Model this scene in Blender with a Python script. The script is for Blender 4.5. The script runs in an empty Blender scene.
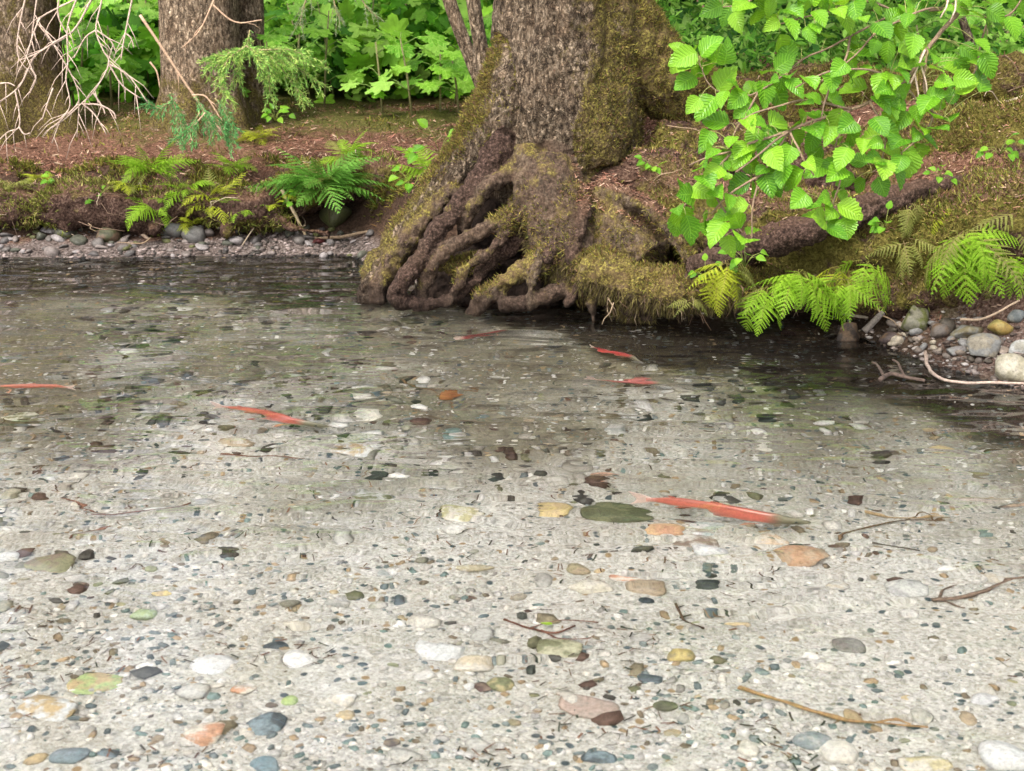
import bpy, bmesh, math, random
import numpy as np
from mathutils import Vector, Matrix, Quaternion

scene = bpy.context.scene
rnd = random.Random(7)
rng = np.random.default_rng(7)

# ------------------------------------------------------------------ camera
FPX, CX, CY = 1400.0, 512.0, 385.5
CAMZ, PITCH = 2.2, math.radians(16.15)
cam_d = bpy.data.cameras.new('camera')
cam = bpy.data.objects.new('camera', cam_d)
scene.collection.objects.link(cam)
cam.location = (0, 0, CAMZ)
cam.rotation_euler = (math.radians(90) - PITCH, 0, 0)
cam_d.sensor_width = 36.0
cam_d.lens = FPX / 1024.0 * 36.0
cam_d.clip_start = 0.05
cam_d.clip_end = 2000
cam_d.dof.use_dof = True
cam_d.dof.focus_distance = 8.2
cam_d.dof.aperture_fstop = 4.8
scene.camera = cam

# ------------------------------------------------------------------ world, sun, exposure
SUN_EL, SUN_AZ = 57.0, 214.0          # azimuth clockwise from +Y
world = bpy.data.worlds.new('World')
scene.world = world
world.use_nodes = True
wn = world.node_tree
for n in list(wn.nodes):
    wn.nodes.remove(n)
wo = wn.nodes.new('ShaderNodeOutputWorld')
wb = wn.nodes.new('ShaderNodeBackground')
ws = wn.nodes.new('ShaderNodeTexSky')
ws.sky_type = 'NISHITA'
ws.sun_disc = False
ws.sun_elevation = math.radians(SUN_EL)
ws.sun_rotation = math.radians(SUN_AZ)
ws.dust_density = 4.0
ws.air_density = 1.0
wm = wn.nodes.new('ShaderNodeHueSaturation')   # thin overcast: the sky's blue is muted
wm.inputs['Saturation'].default_value = 0.42
wn.links.new(ws.outputs[0], wm.inputs['Color'])
wn.links.new(wm.outputs[0], wb.inputs['Color'])
wb.inputs['Strength'].default_value = 0.15
wn.links.new(wb.outputs[0], wo.inputs['Surface'])
sun_d = bpy.data.lights.new('sun', 'SUN')
sun_d.energy = 1.35
sun_d.angle = math.radians(18)
sun_d.color = (1.0, 0.96, 0.89)
sun = bpy.data.objects.new('sun', sun_d)
scene.collection.objects.link(sun)
_sd = Vector((math.sin(math.radians(SUN_AZ)) * math.cos(math.radians(SUN_EL)),
              math.cos(math.radians(SUN_AZ)) * math.cos(math.radians(SUN_EL)),
              math.sin(math.radians(SUN_EL))))
sun.rotation_euler = _sd.to_track_quat('Z', 'Y').to_euler()
sun.location = (0, 0, 12)
scene.view_settings.view_transform = 'Standard'
scene.view_settings.look = 'None'
scene.view_settings.exposure = 1.5
scene.view_settings.gamma = 1.0
scene.render.engine = 'CYCLES'
cy = scene.cycles
cy.max_bounces = 10
cy.diffuse_bounces = 3
cy.glossy_bounces = 3
cy.transmission_bounces = 6
cy.transparent_max_bounces = 8
cy.caustics_refractive = True
cy.caustics_reflective = True
cy.blur_glossy = 0.0
cy.sample_clamp_indirect = 6.0
cy.use_denoising = True
try:
    cy.denoiser = 'OPENIMAGEDENOISE'
except Exception:
    pass

# ------------------------------------------------------------------ picture -> place helpers
_F = Vector((0, math.cos(PITCH), -math.sin(PITCH)))
_U = Vector((0, math.sin(PITCH), math.cos(PITCH)))
_R = Vector((1, 0, 0))
EYE = Vector((0, 0, CAMZ))


def ray(px, py):
    return (_F + _R * ((px - CX) / FPX) + _U * ((CY - py) / FPX))


def G(px, py, z=0.0):
    d = ray(px, py)
    return EYE + d * ((z - CAMZ) / d.z)


def W(px, py, Y):
    d = ray(px, py)
    return EYE + d * (Y / d.y)


def B(px, py, z):
    """point at height z below the water that shows at a pixel, refraction at the surface included"""
    d = ray(px, py).normalized()
    s = EYE + d * (-CAMZ / d.z)
    eta = 1 / 1.333
    c = -d.z
    t = eta * d + (eta * c - math.sqrt(1 - eta * eta * (1 - c * c))) * Vector((0, 0, 1))
    return s + t * (z / t.z)


def smooth(a, b, x):
    t = np.clip((x - a) / (b - a), 0, 1)
    return t * t * (3 - 2 * t)


# ------------------------------------------------------------------ numpy noise
def _hash(ix, iy, iz, seed):
    h = (ix * 374761393 + iy * 668265263 + iz * 2147483647 + seed * 144269) & 0xFFFFFFFF
    h = ((h ^ (h >> 13)) * 1274126177) & 0xFFFFFFFF
    h = h ^ (h >> 16)
    return (h & 0xFFFF) / 65535.0


def vnoise(p, seed=0):
    p = np.asarray(p, dtype=np.float64)
    i = np.floor(p).astype(np.int64)
    f = p - i
    f = f * f * (3 - 2 * f)
    x, y, z = i[:, 0], i[:, 1], i[:, 2]
    r = 0
    for dx in (0, 1):
        wx = f[:, 0] if dx else 1 - f[:, 0]
        for dy in (0, 1):
            wy = f[:, 1] if dy else 1 - f[:, 1]
            for dz in (0, 1):
                wz = f[:, 2] if dz else 1 - f[:, 2]
                r = r + wx * wy * wz * _hash(x + dx, y + dy, z + dz, seed)
    return r * 2 - 1


def fbm(p, octaves=4, seed=0, gain=0.5):
    p = np.asarray(p, dtype=np.float64)
    a, s, r = 1.0, 0.0, 0
    for o in range(octaves):
        r = r + a * vnoise(p * (2.03 ** o) + 17.3 * o, seed + o)
        s += a
        a *= gain
    return r / s


def P3(x, y, z=None):
    x = np.asarray(x, float).ravel()
    y = np.asarray(y, float).ravel()
    z = np.zeros_like(x) if z is None else np.asarray(z, float).ravel()
    return np.stack([x, y, z], 1)


# ------------------------------------------------------------------ objects
col = scene.collection


def link(o, parent=None):
    col.objects.link(o)
    if parent is not None:
        o.parent = parent
    return o


def tag(o, label=None, cat=None, group=None, kind=None):
    if label: o['label'] = label
    if cat: o['category'] = cat
    if group: o['group'] = group
    if kind: o['kind'] = kind
    return o


def empty(name, loc, label=None, cat=None, group=None, rz=0.0):
    o = bpy.data.objects.new(name, None)
    o.empty_display_size = 0.1
    o.location = loc
    o.rotation_euler = (0, 0, rz)
    link(o)
    return tag(o, label, cat, group)


def np_mesh(name, v, f, mat=None, smooth_shade=True, tint=None, extra=None):
    """v (N,3); f (M,3) or (M,4) array or list of tuples"""
    me = bpy.data.meshes.new(name)
    v = np.asarray(v, dtype=np.float32)
    if isinstance(f, np.ndarray):
        k = f.shape[1]
        me.vertices.add(len(v))
        me.vertices.foreach_set('co', v.ravel())
        me.loops.add(f.size)
        me.loops.foreach_set('vertex_index', f.astype(np.int32).ravel())
        me.polygons.add(len(f))
        me.polygons.foreach_set('loop_start', np.arange(0, f.size, k, dtype=np.int32))
        me.polygons.foreach_set('loop_total', np.full(len(f), k, dtype=np.int32))
        me.update(calc_edges=True)
        me.validate()
    else:
        me.from_pydata([tuple(map(float, q)) for q in v], [], [tuple(q) for q in f])
        me.update()
    if smooth_shade:
        me.polygons.foreach_set('use_smooth', np.ones(len(me.polygons), dtype=bool))
    if tint is not None:
        t = np.ones((len(v), 4), np.float32)
        t[:, :3] = tint
        a = me.color_attributes.new('tint', 'FLOAT_COLOR', 'POINT')
        a.data.foreach_set('color', t.ravel())
    for k2, arr in (extra or {}).items():
        a = me.attributes.new(k2, 'FLOAT', 'POINT')
        a.data.foreach_set('value', np.asarray(arr, np.float32))
    if mat is not None:
        me.materials.append(mat)
    return me


def mobj(name, me, parent=None, loc=None):
    o = bpy.data.objects.new(name, me)
    link(o, parent)
    if loc is not None:
        o.location = loc
    return o


def local(vs, root):
    return np.asarray(vs) - np.array(root.location[:])


def catmull(pts, n=6):
    """pts rows of any width, smooth through them"""
    p = np.asarray(pts, float)
    if len(p) < 3:
        t = np.linspace(0, 1, n + 1)[:, None]
        return p[0] * (1 - t) + p[-1] * t
    q = np.vstack([2 * p[0] - p[1], p, 2 * p[-1] - p[-2]])
    out = []
    for i in range(1, len(q) - 2):
        for k in range(n):
            t = k / n
            out.append(0.5 * ((2 * q[i]) + (-q[i - 1] + q[i + 1]) * t + (2 * q[i - 1] - 5 * q[i] + 4 * q[i + 1] - q[i + 2]) * t * t
                              + (-q[i - 1] + 3 * q[i] - 3 * q[i + 1] + q[i + 2]) * t ** 3))
    out.append(q[-2])
    return np.array(out)


def tube(path, sides=8, wob=0.0, seed=0):
    """path (n,4): x y z r -> verts, faces (list, capped)"""
    path = np.asarray(path, float)
    n = len(path)
    P, Rr = path[:, :3], path[:, 3]
    T = np.gradient(P, axis=0)
    T /= np.maximum(np.linalg.norm(T, axis=1), 1e-9)[:, None]
    up = np.array([0, 0, 1.0]) if abs(T[0][2]) < 0.9 else np.array([1.0, 0, 0])
    N = np.cross(T[0], up); N /= np.linalg.norm(N)
    vs = []
    for i in range(n):
        N = N - T[i] * np.dot(N, T[i]); N /= max(np.linalg.norm(N), 1e-9)
        Bn = np.cross(T[i], N)
        for k in range(sides):
            a = 2 * math.pi * k / sides
            w = 1.0
            if wob:
                w += wob * math.sin(3 * a + seed + i * 0.7) * 0.5 + wob * math.sin(5 * a + seed * 2 - i * 0.4) * 0.5
            vs.append(P[i] + (N * math.cos(a) + Bn * math.sin(a)) * Rr[i] * w)
    fs = []
    for i in range(n - 1):
        for k in range(sides):
            a, b = i * sides + k, i * sides + (k + 1) % sides
            fs.append((a, b, b + sides, a + sides))
    fs.append(tuple(range(sides))[::-1])
    fs.append(tuple(range((n - 1) * sides, n * sides)))
    return np.array(vs), fs


class Soup:
    def __init__(s):
        s.v, s.f, s.t, s.n = [], [], [], 0

    def add(s, v, f, t=None):
        s.f += [tuple(i + s.n for i in q) for q in f]
        s.v.append(np.asarray(v)); s.n += len(v)
        s.t.append(np.tile(np.asarray(t if t is not None else (1, 1, 1), float), (len(v), 1)))

    def mesh(s, name, mat, smooth_shade=True):
        return np_mesh(name, np.vstack(s.v), s.f, mat, smooth_shade, np.vstack(s.t))


def rot_mats(yaw, pitch, roll):
    """(N,3,3) = Rz(yaw) Rx(pitch) Ry(roll)"""
    cy_, sy = np.cos(yaw), np.sin(yaw)
    cp, sp = np.cos(pitch), np.sin(pitch)
    cr, sr = np.cos(roll), np.sin(roll)
    z = np.zeros_like(yaw); o = np.ones_like(yaw)
    Rz = np.stack([cy_, -sy, z, sy, cy_, z, z, z, o], 1).reshape(-1, 3, 3)
    Rx = np.stack([o, z, z, z, cp, -sp, z, sp, cp], 1).reshape(-1, 3, 3)
    Ry = np.stack([cr, z, sr, z, o, z, -sr, z, cr], 1).reshape(-1, 3, 3)
    return Rz @ Rx @ Ry


def scatter(name, tv, tf, pos, rots, scl, tint, mat, parent=None, smooth_shade=True):
    """many copies of one small template joined into ONE mesh (for stuff)"""
    tv = np.asarray(tv, float); tf = np.asarray(tf, np.int64)
    n, k = len(pos), len(tv)
    scl = np.asarray(scl, float)
    if scl.ndim == 1: scl = np.repeat(scl[:, None], 3, 1)
    v = np.einsum('nij,nkj->nki', rots, tv[None] * scl[:, None, :]) + np.asarray(pos)[:, None, :]
    f = (tf[None] + (np.arange(n) * k)[:, None, None]).reshape(-1, tf.shape[1])
    t = np.repeat(np.asarray(tint, np.float32), k, 0)
    me = np_mesh(name, v.reshape(-1, 3), f, mat, smooth_shade, t)
    return mobj(name, me, parent)


# ------------------------------------------------------------------ materials
class NT:
    def __init__(s, name):
        s.m = bpy.data.materials.new(name)
        s.m.use_nodes = True
        s.t = s.m.node_tree
        s.t.nodes.clear()
        s.out = s.t.nodes.new('ShaderNodeOutputMaterial')

    def n(s, kind, **kw):
        nd = s.t.nodes.new('ShaderNode' + kind)
        for k, v in kw.items():
            if k.startswith('i_'):
                key = k[2:]
                key = int(key) if key.isdigit() else key.replace('_', ' ')
                if hasattr(v, 'is_linked') or isinstance(v, bpy.types.NodeSocket):
                    s.t.links.new(v, nd.inputs[key])
                else:
                    nd.inputs[key].default_value = v
            else:
                setattr(nd, k, v)
        return nd

    def noise(s, scale, detail=4, rough=0.55, vec=None, dist=0.0):
        nd = s.n('TexNoise', i_Scale=scale, i_Detail=detail, i_Roughness=rough, i_Distortion=dist)
        if vec is not None: s.t.links.new(vec, nd.inputs['Vector'])
        return nd.outputs['Fac']

    def ramp(s, fac, stops, interp='LINEAR'):
        nd = s.n('ValToRGB')
        s.t.links.new(fac, nd.inputs[0])
        nd.color_ramp.interpolation = interp
        e = nd.color_ramp.elements
        while len(e) < len(stops): e.new(0.5)
        for q, (p, c) in zip(e, stops):
            q.position = p
            q.color = (c, c, c, 1) if not hasattr(c, '__len__') else (*c[:3], 1)
        return nd.outputs['Color']

    def mix(s, fac, a, b, mode='MIX'):
        nd = s.n('Mix', data_type='RGBA', blend_type=mode)
        for key, v in ((0, fac), (6, a), (7, b)):
            if isinstance(v, bpy.types.NodeSocket): s.t.links.new(v, nd.inputs[key])
            elif key == 0: nd.inputs[0].default_value = v
            else: nd.inputs[key].default_value = (*v[:3], 1)
        return nd.outputs[2]

    def math(s, op, a, b=0.0, clamp=False):
        nd = s.n('Math', operation=op, use_clamp=clamp)
        for k, v in ((0, a), (1, b)):
            if isinstance(v, bpy.types.NodeSocket): s.t.links.new(v, nd.inputs[k])
            else: nd.inputs[k].default_value = v
        return nd.outputs[0]

    def pos(s):
        return s.n('NewGeometry').outputs['Position']

    def scaled(s, vec, sc):
        nd = s.n('Mapping')
        s.t.links.new(vec, nd.inputs['Vector'])
        nd.inputs['Scale'].default_value = sc
        return nd.outputs[0]

    def attr(s, name, kind='GEOMETRY'):
        return s.n('Attribute', attribute_name=name, attribute_type=kind)

    def bump(s, h, strength=0.6, dist=0.01, normal=None):
        nd = s.n('Bump', i_Strength=strength, i_Distance=dist)
        s.t.links.new(h, nd.inputs['Height'])
        if normal is not None: s.t.links.new(normal, nd.inputs['Normal'])
        return nd.outputs[0]

    def surf(s, color, rough=0.8, normal=None, spec=0.3, transl=0.0, tcol=None, coat=0.0):
        p = s.n('BsdfPrincipled')
        for key, v in (('Base Color', color), ('Roughness', rough)):
            if isinstance(v, bpy.types.NodeSocket): s.t.links.new(v, p.inputs[key])
            else: p.inputs[key].default_value = (*v[:3], 1) if hasattr(v, '__len__') else v
        p.inputs['Specular IOR Level'].default_value = spec
        p.inputs['Coat Weight'].default_value = coat
        p.inputs['Coat Roughness'].default_value = 0.25
        if normal is not None: s.t.links.new(normal, p.inputs['Normal'])
        sh = p.outputs[0]
        if transl:
            tr = s.n('BsdfTranslucent')
            if tcol is None: tcol = color
            if isinstance(tcol, bpy.types.NodeSocket): s.t.links.new(tcol, tr.inputs[0])
            else: tr.inputs[0].default_value = (*tcol[:3], 1)
            mx = s.n('MixShader'); mx.inputs[0].default_value = transl
            s.t.links.new(sh, mx.inputs[1]); s.t.links.new(tr.outputs[0], mx.inputs[2])
            sh = mx.outputs[0]
        s.t.links.new(sh, s.out.inputs['Surface'])
        return s.m


def mat_bed():
    m = NT('stream_bed'); p = m.pos()
    n1 = m.noise(0.9, 5, 0.6, p)
    n2 = m.noise(60, 4, 0.75, p)
    n3 = m.noise(9, 5, 0.65, p)
    base = m.ramp(n2, [(0.30, (0.20, 0.18, 0.15)), (0.43, (0.44, 0.425, 0.375)), (0.58, (0.63, 0.615, 0.565)), (0.75, (0.79, 0.785, 0.755))])
    base = m.mix(m.ramp(n3, [(0.45, 0.0), (0.7, 0.45)]), base, (0.36, 0.32, 0.26))
    base = m.mix(m.ramp(n1, [(0.45, 0.0), (0.68, 0.4)]), base, (0.36, 0.35, 0.26))
    silt_shade = m.attr('silt_shade').outputs['Fac']
    base = m.mix(silt_shade, base, m.mix(m.ramp(n3, [(0.35, 0.0), (0.65, 1.0)]), (0.075, 0.06, 0.036), (0.13, 0.12, 0.07)))
    base = m.mix(m.ramp(silt_shade, [(0.87, 0.0), (0.98, 1.0)]), base, (0.028, 0.022, 0.016))  # near-black step: undercut shadow painted onto the bed
    vor = m.n('TexVoronoi', feature='F1', i_Scale=55.0); m.t.links.new(p, vor.inputs['Vector'])
    cell = m.ramp(vor.outputs['Color'], [(0.0, 0.55), (0.3, 0.88), (0.7, 1.05), (1.0, 1.3)])
    base = m.mix(0.75, base, cell, 'MULTIPLY')
    vor2 = m.n('TexVoronoi', feature='F1', i_Scale=24.0); m.t.links.new(p, vor2.inputs['Vector'])
    sel = m.ramp(m.n('SeparateColor', i_Color=vor2.outputs['Color']).outputs[0], [(0.80, 0.0), (0.83, 1.0)])
    disc = m.ramp(vor2.outputs['Distance'], [(0.30, 1.0), (0.42, 0.0)])
    tone = m.ramp(m.n('SeparateColor', i_Color=vor2.outputs['Color']).outputs[1], [(0.0, (0.06, 0.08, 0.085)), (0.4, (0.11, 0.13, 0.12)), (0.6, (0.28, 0.2, 0.11)), (0.8, (0.62, 0.6, 0.55))], 'CONSTANT')
    base = m.mix(m.math('MULTIPLY', sel, disc), base, tone)
    h = m.math('ADD', m.math('MULTIPLY', n2, 0.6), m.math('MULTIPLY', vor.outputs['Distance'], -0.7))
    return m.surf(base, 0.9, m.bump(h, 0.7, 0.012), 0.2)


def mat_ground():
    m = NT('forest_ground'); p = m.pos()
    n1 = m.noise(1.6, 6, 0.65, p); n2 = m.noise(45, 5, 0.7, p); n3 = m.noise(6, 5, 0.7, p)
    lit = m.ramp(n2, [(0.33, (0.035, 0.018, 0.012)), (0.48, (0.125, 0.060, 0.038)), (0.6, (0.25, 0.135, 0.088)), (0.72, (0.40, 0.27, 0.19))])
    lit = m.mix(m.ramp(n3, [(0.45, 0.0), (0.7, 0.7)]), lit, (0.10, 0.05, 0.03))
    moss = m.ramp(n2, [(0.3, (0.03, 0.03, 0.008)), (0.55, (0.12, 0.11, 0.03)), (0.75, (0.25, 0.24, 0.07))])
    mm = m.attr('moss').outputs['Fac']
    mf = m.ramp(m.math('ADD', m.math('MULTIPLY', n3, 0.8), mm), [(0.72, 0.0), (0.95, 1.0)])
    c = m.mix(mf, lit, moss)
    soil = m.ramp(n2, [(0.3, (0.015, 0.010, 0.007)), (0.7, (0.065, 0.042, 0.028))])
    c = m.mix(m.attr('soil').outputs['Fac'], c, soil)
    shore = m.ramp(n2, [(0.35, (0.04, 0.028, 0.023)), (0.5, (0.13, 0.10, 0.087)), (0.68, (0.30, 0.25, 0.23))])
    c = m.mix(m.attr('shore').outputs['Fac'], c, shore)
    h = m.math('ADD', n2, m.math('MULTIPLY', n3, 1.5))
    return m.surf(c, 0.95, m.bump(h, 0.9, 0.03), 0.1)


def mat_bark(name='bark', dark=1.0, red=0.0):
    m = NT(name); p = m.pos()
    st = m.scaled(p, (1.0, 1.0, 0.42))
    wob = m.n('TexNoise', i_Scale=4.0, i_Detail=5.0, i_Roughness=0.65)
    m.t.links.new(p, wob.inputs['Vector'])
    ad = m.n('VectorMath', operation='MULTIPLY_ADD')
    m.t.links.new(wob.outputs['Color'], ad.inputs[0]); ad.inputs[1].default_value = (0.30, 0.30, 0.12)
    m.t.links.new(m.scaled(p, (1.0, 1.0, 0.26)), ad.inputs[2])
    vor = m.n('TexVoronoi', feature='DISTANCE_TO_EDGE', i_Scale=27.0)
    m.t.links.new(ad.outputs[0], vor.inputs['Vector'])
    e1 = m.ramp(vor.outputs['Distance'], [(0.0, 0.0), (0.08, 0.45), (0.3, 1.0)])
    rg = m.math('ABSOLUTE', m.math('SUBTRACT', m.noise(26, 5, 0.7, ad.outputs[0]), 0.5))
    e2 = m.ramp(rg, [(0.0, 0.0), (0.05, 0.75), (0.12, 1.0)])
    gate = m.ramp(m.noise(9, 3, 0.6, p), [(0.32, 0.55), (0.55, 1.0)])
    e0 = m.math('MULTIPLY', m.math('ADD', m.math('MULTIPLY', m.math('SUBTRACT', e1, 1.0), gate), 1.0), m.math('ADD', m.math('MULTIPLY', e2, 0.5), 0.5))
    pl = m.attr('plate').outputs['Fac']
    edge = m.math('ADD', m.math('MULTIPLY', m.math('SUBTRACT', e0, 1.0), pl), 1.0)
    n2 = m.noise(38, 5, 0.7, st); n3 = m.noise(4, 5, 0.65, p); n2r = m.noise(52, 6, 0.74, p)
    d = dark
    bk = m.ramp(n2, [(0.36, (0.045 * d, 0.031 * d, 0.021 * d)), (0.5, (0.21 * d, 0.15 * d, 0.098 * d)), (0.64, (0.50 * d, 0.385 * d, 0.27 * d))])
    bk = m.mix(m.math('SUBTRACT', 1.0, m.attr('plate').outputs['Fac']), bk, m.ramp(n2r, [(0.38, (0.008, 0.005, 0.003)), (0.5, (0.034, 0.022, 0.015)), (0.64, (0.125, 0.088, 0.06))]))  # root bark kept darker than the trunk: occlusion shade is in the colour
    bk = m.mix(m.ramp(n3, [(0.45, 0.0), (0.75, 0.5)]), bk, (0.22 * d, 0.14 * d, 0.085 * d))
    bk = m.mix(1.0, bk, m.ramp(edge, [(0.0, 0.16), (0.5, 0.75), (1.0, 1.12)]), 'MULTIPLY')
    # red inner bark of the bare roots, darkened for the occlusion among them
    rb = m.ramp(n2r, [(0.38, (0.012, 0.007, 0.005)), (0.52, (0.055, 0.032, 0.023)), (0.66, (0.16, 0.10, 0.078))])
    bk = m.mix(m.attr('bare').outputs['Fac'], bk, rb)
    ms = m.noise(60, 4, 0.7, p)
    moss = m.ramp(ms, [(0.34, (0.03, 0.02, 0.009)), (0.5, (0.12, 0.09, 0.026)), (0.68, (0.37, 0.32, 0.07))])
    moss = m.mix(m.ramp(m.noise(11, 4, 0.65, p), [(0.46, 0.0), (0.66, 0.65)]), moss, (0.15, 0.095, 0.05))
    mm = m.attr('moss').outputs['Fac']
    nm = m.noise(7, 6, 0.7, p)
    mf = m.ramp(m.math('ADD', mm, m.math('MULTIPLY', m.math('SUBTRACT', nm, 0.5), 1.6)), [(0.42, 0.0), (0.62, 1.0)])
    mf = m.math('MULTIPLY', mf, 0.92)
    bk = m.mix(mf, bk, moss)
    lt = m.ramp(ms, [(0.35, (0.05, 0.026, 0.017)), (0.55, (0.17, 0.095, 0.06)), (0.7, (0.32, 0.21, 0.14))])
    bk = m.mix(m.attr('litter').outputs['Fac'], bk, lt)
    bk = m.mix(m.attr('soil').outputs['Fac'], bk, m.ramp(n2, [(0.3, (0.006, 0.004, 0.003)), (0.7, (0.035, 0.022, 0.016))]))  # dark earth tone, also painted shade on the hollow backings
    h = m.math('ADD', m.math('MULTIPLY', edge, 0.8), m.math('ADD', m.math('MULTIPLY', n2, 0.5), m.math('MULTIPLY', ms, 0.35)))
    return m.surf(bk, 0.9, m.bump(h, 0.9, 0.03), 0.15)


def mat_bank():
    m = NT('mossy_soil'); p = m.pos()
    n2 = m.noise(48, 5, 0.72, p); n3 = m.noise(5, 6, 0.7, p)
    soil = m.ramp(n2, [(0.34, (0.016, 0.009, 0.007)), (0.52, (0.085, 0.048, 0.035)), (0.7, (0.24, 0.16, 0.12))])
    moss = m.ramp(n2, [(0.3, (0.03, 0.026, 0.007)), (0.52, (0.14, 0.115, 0.028)), (0.75, (0.32, 0.28, 0.075))])
    mm = m.attr('moss').outputs['Fac']
    mf = m.ramp(m.math('ADD', mm, m.math('MULTIPLY', m.math('SUBTRACT', n3, 0.5), 2.0)), [(0.4, 0.0), (0.62, 1.0)])
    c = m.mix(mf, soil, moss)
    lt = m.ramp(n2, [(0.35, (0.05, 0.026, 0.017)), (0.52, (0.16, 0.09, 0.058)), (0.7, (0.32, 0.21, 0.14))])
    c = m.mix(m.attr('litter').outputs['Fac'], c, lt)
    return m.surf(c, 0.95, m.bump(m.math('ADD', n2, n3), 0.9, 0.04), 0.1)


def mat_tint(name, rough=0.8, spec=0.3, transl=0.0, scale=30, var=0.35, coat=0.0, bumpd=0.004):
    m = NT(name)
    t = m.attr('tint').outputs['Color']
    n = m.noise(scale, 4, 0.65, m.pos())
    c = m.mix(1.0, t, m.ramp(n, [(0.3, 1.0 - var), (0.7, 1.0 + var)]), 'MULTIPLY')
    return m.surf(c, rough, m.bump(n, 0.5, bumpd), spec, transl, None, coat)


def mat_leaf(name, dark, mid, light, veins=9.0, transl=0.4, tcol=None, rough=0.45):
    """needs UV: u across -1..1 in x, v along"""
    m = NT(name)
    uv = m.n('UVMap').outputs[0]
    sp = m.n('SeparateXYZ'); m.t.links.new(uv, sp.inputs[0])
    au = m.math('ABSOLUTE', sp.outputs[0])
    ph = m.math('MULTIPLY', m.math('SUBTRACT', sp.outputs[1], m.math('MULTIPLY', au, 0.22)), veins)
    fr = m.math('ABSOLUTE', m.math('SUBTRACT', m.math('FRACT', ph), 0.5))
    vein = m.ramp(fr, [(0.0, 1.0), (0.13, 0.0)])
    mid_v = m.ramp(au, [(0.0, 1.0), (0.06, 0.0)])
    oi = m.n('ObjectInfo').outputs['Random']
    base = m.ramp(oi, [(0.0, dark), (0.5, mid), (1.0, light)])
    base = m.mix(m.ramp(m.noise(14, 3, 0.6, m.n('TexCoord').outputs['Object']), [(0.4, 0.0), (0.75, 0.35)]), base, light)
    c = m.mix(m.math('MULTIPLY', m.math('MAXIMUM', vein, mid_v), 0.45), base, tuple(min(1, q * 1.7 + 0.02) for q in light))
    hb = m.math('MULTIPLY', m.math('COSINE', m.math('MULTIPLY', ph, 6.2832)), 1.0)
    return m.surf(c, rough, m.bump(hb, 0.5, 0.004), 0.4, transl, m.mix(0.5, c, tcol or light))


def mat_water():
    m = NT('water'); p = m.pos()
    a = m.noise(3.6, 1.0, 0.4, m.scaled(p, (0.7, 1.3, 1)), 0.4)
    b = m.noise(10.0, 0.0, 0.5, m.scaled(p, (0.6, 1.3, 1)), 0.3)
    c = m.noise(1.1, 2, 0.5, p)
    amp = m.ramp(c, [(0.35, 0.35), (0.65, 1.0)])
    # livelier away from the near shallows
    sy = m.n('SeparateXYZ'); m.t.links.new(p, sy.inputs[0])
    mr = m.n('MapRange'); m.t.links.new(sy.outputs[1], mr.inputs[0])
    mr.inputs[1].default_value = 3.0; mr.inputs[2].default_value = 7.5; mr.inputs[3].default_value = 0.2; mr.inputs[4].default_value = 1.7
    h = m.math('ADD', m.math('MULTIPLY', a, 1.0), m.math('MULTIPLY', b, 0.13))
    h = m.math('MULTIPLY', m.math('MULTIPLY', h, amp), mr.outputs[0])
    g = m.n('BsdfGlass', i_IOR=1.333, i_Roughness=0.0)
    g.inputs['Color'].default_value = (0.995, 0.995, 0.985, 1)
    bp = m.bump(h, 1.0, 0.045)
    m.t.links.new(bp, g.inputs['Normal'])
    m.t.links.new(g.outputs[0], m.out.inputs['Surface'])
    return m.m


def mat_stone(name='stone'):
    m = NT(name)
    oc = m.n('TexCoord').outputs['Object']
    oi = m.n('ObjectInfo')
    pc = m.attr('patch_colour', 'OBJECT').outputs['Color']
    gp = m.pos()
    n = m.noise(55, 5, 0.7, gp)
    n2 = m.noise(14, 3, 0.6, gp)
    c = m.mix(m.ramp(n2, [(0.46, 0.0), (0.58, 1.0)]), oi.outputs['Color'], pc)
    c = m.mix(1.0, c, m.ramp(n, [(0.3, 0.6), (0.5, 1.0), (0.7, 1.3)]), 'MULTIPLY')
    sp = m.noise(170, 2, 0.6, gp)
    c = m.mix(m.ramp(sp, [(0.62, 0.0), (0.7, 0.5)]), c, (0.12, 0.11, 0.09))
    return m.surf(c, 0.6, m.bump(n, 0.5, 0.005), 0.35)


M_bed, M_ground, M_bark, M_bank, M_water, M_stone = mat_bed(), mat_ground(), mat_bark(), mat_bank(), mat_water(), mat_stone()
M_bark2 = mat_bark('grey_bark', 1.6)
M_peb = mat_tint('gravel', 0.7, 0.3, 0, 70, 0.35)
M_moss = mat_tint('moss_blades', 0.9, 0.05, 0.35, 20, 0.3)
M_litter = mat_tint('litter', 0.9, 0.1, 0.0, 30, 0.4)
M_wood = mat_tint('dead_wood', 0.85, 0.2, 0, 60, 0.4, 0, 0.003)
M_fern = mat_tint('fern', 0.6, 0.2, 0.4, 15, 0.2, 0, 0.001)
M_needle = mat_tint('needles', 0.6, 0.2, 0.3, 10, 0.25, 0, 0.001)
M_far = mat_tint('far_foliage', 0.6, 0.2, 0.4, 5, 0.3, 0, 0.001)
M_fish = mat_tint('salmon', 0.35, 0.5, 0, 50, 0.22, 0.3, 0.001)
M_alder = mat_leaf('alder_leaf', (0.045, 0.18, 0.010), (0.12, 0.33, 0.014), (0.25, 0.46, 0.03), 9.0, 0.38, (0.34, 0.58, 0.02), 0.3)
M_club = mat_leaf('broad_leaf', (0.11, 0.34, 0.015), (0.24, 0.54, 0.03), (0.40, 0.68, 0.12), 6.0, 0.45, (0.30, 0.62, 0.05), 0.4)

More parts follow.
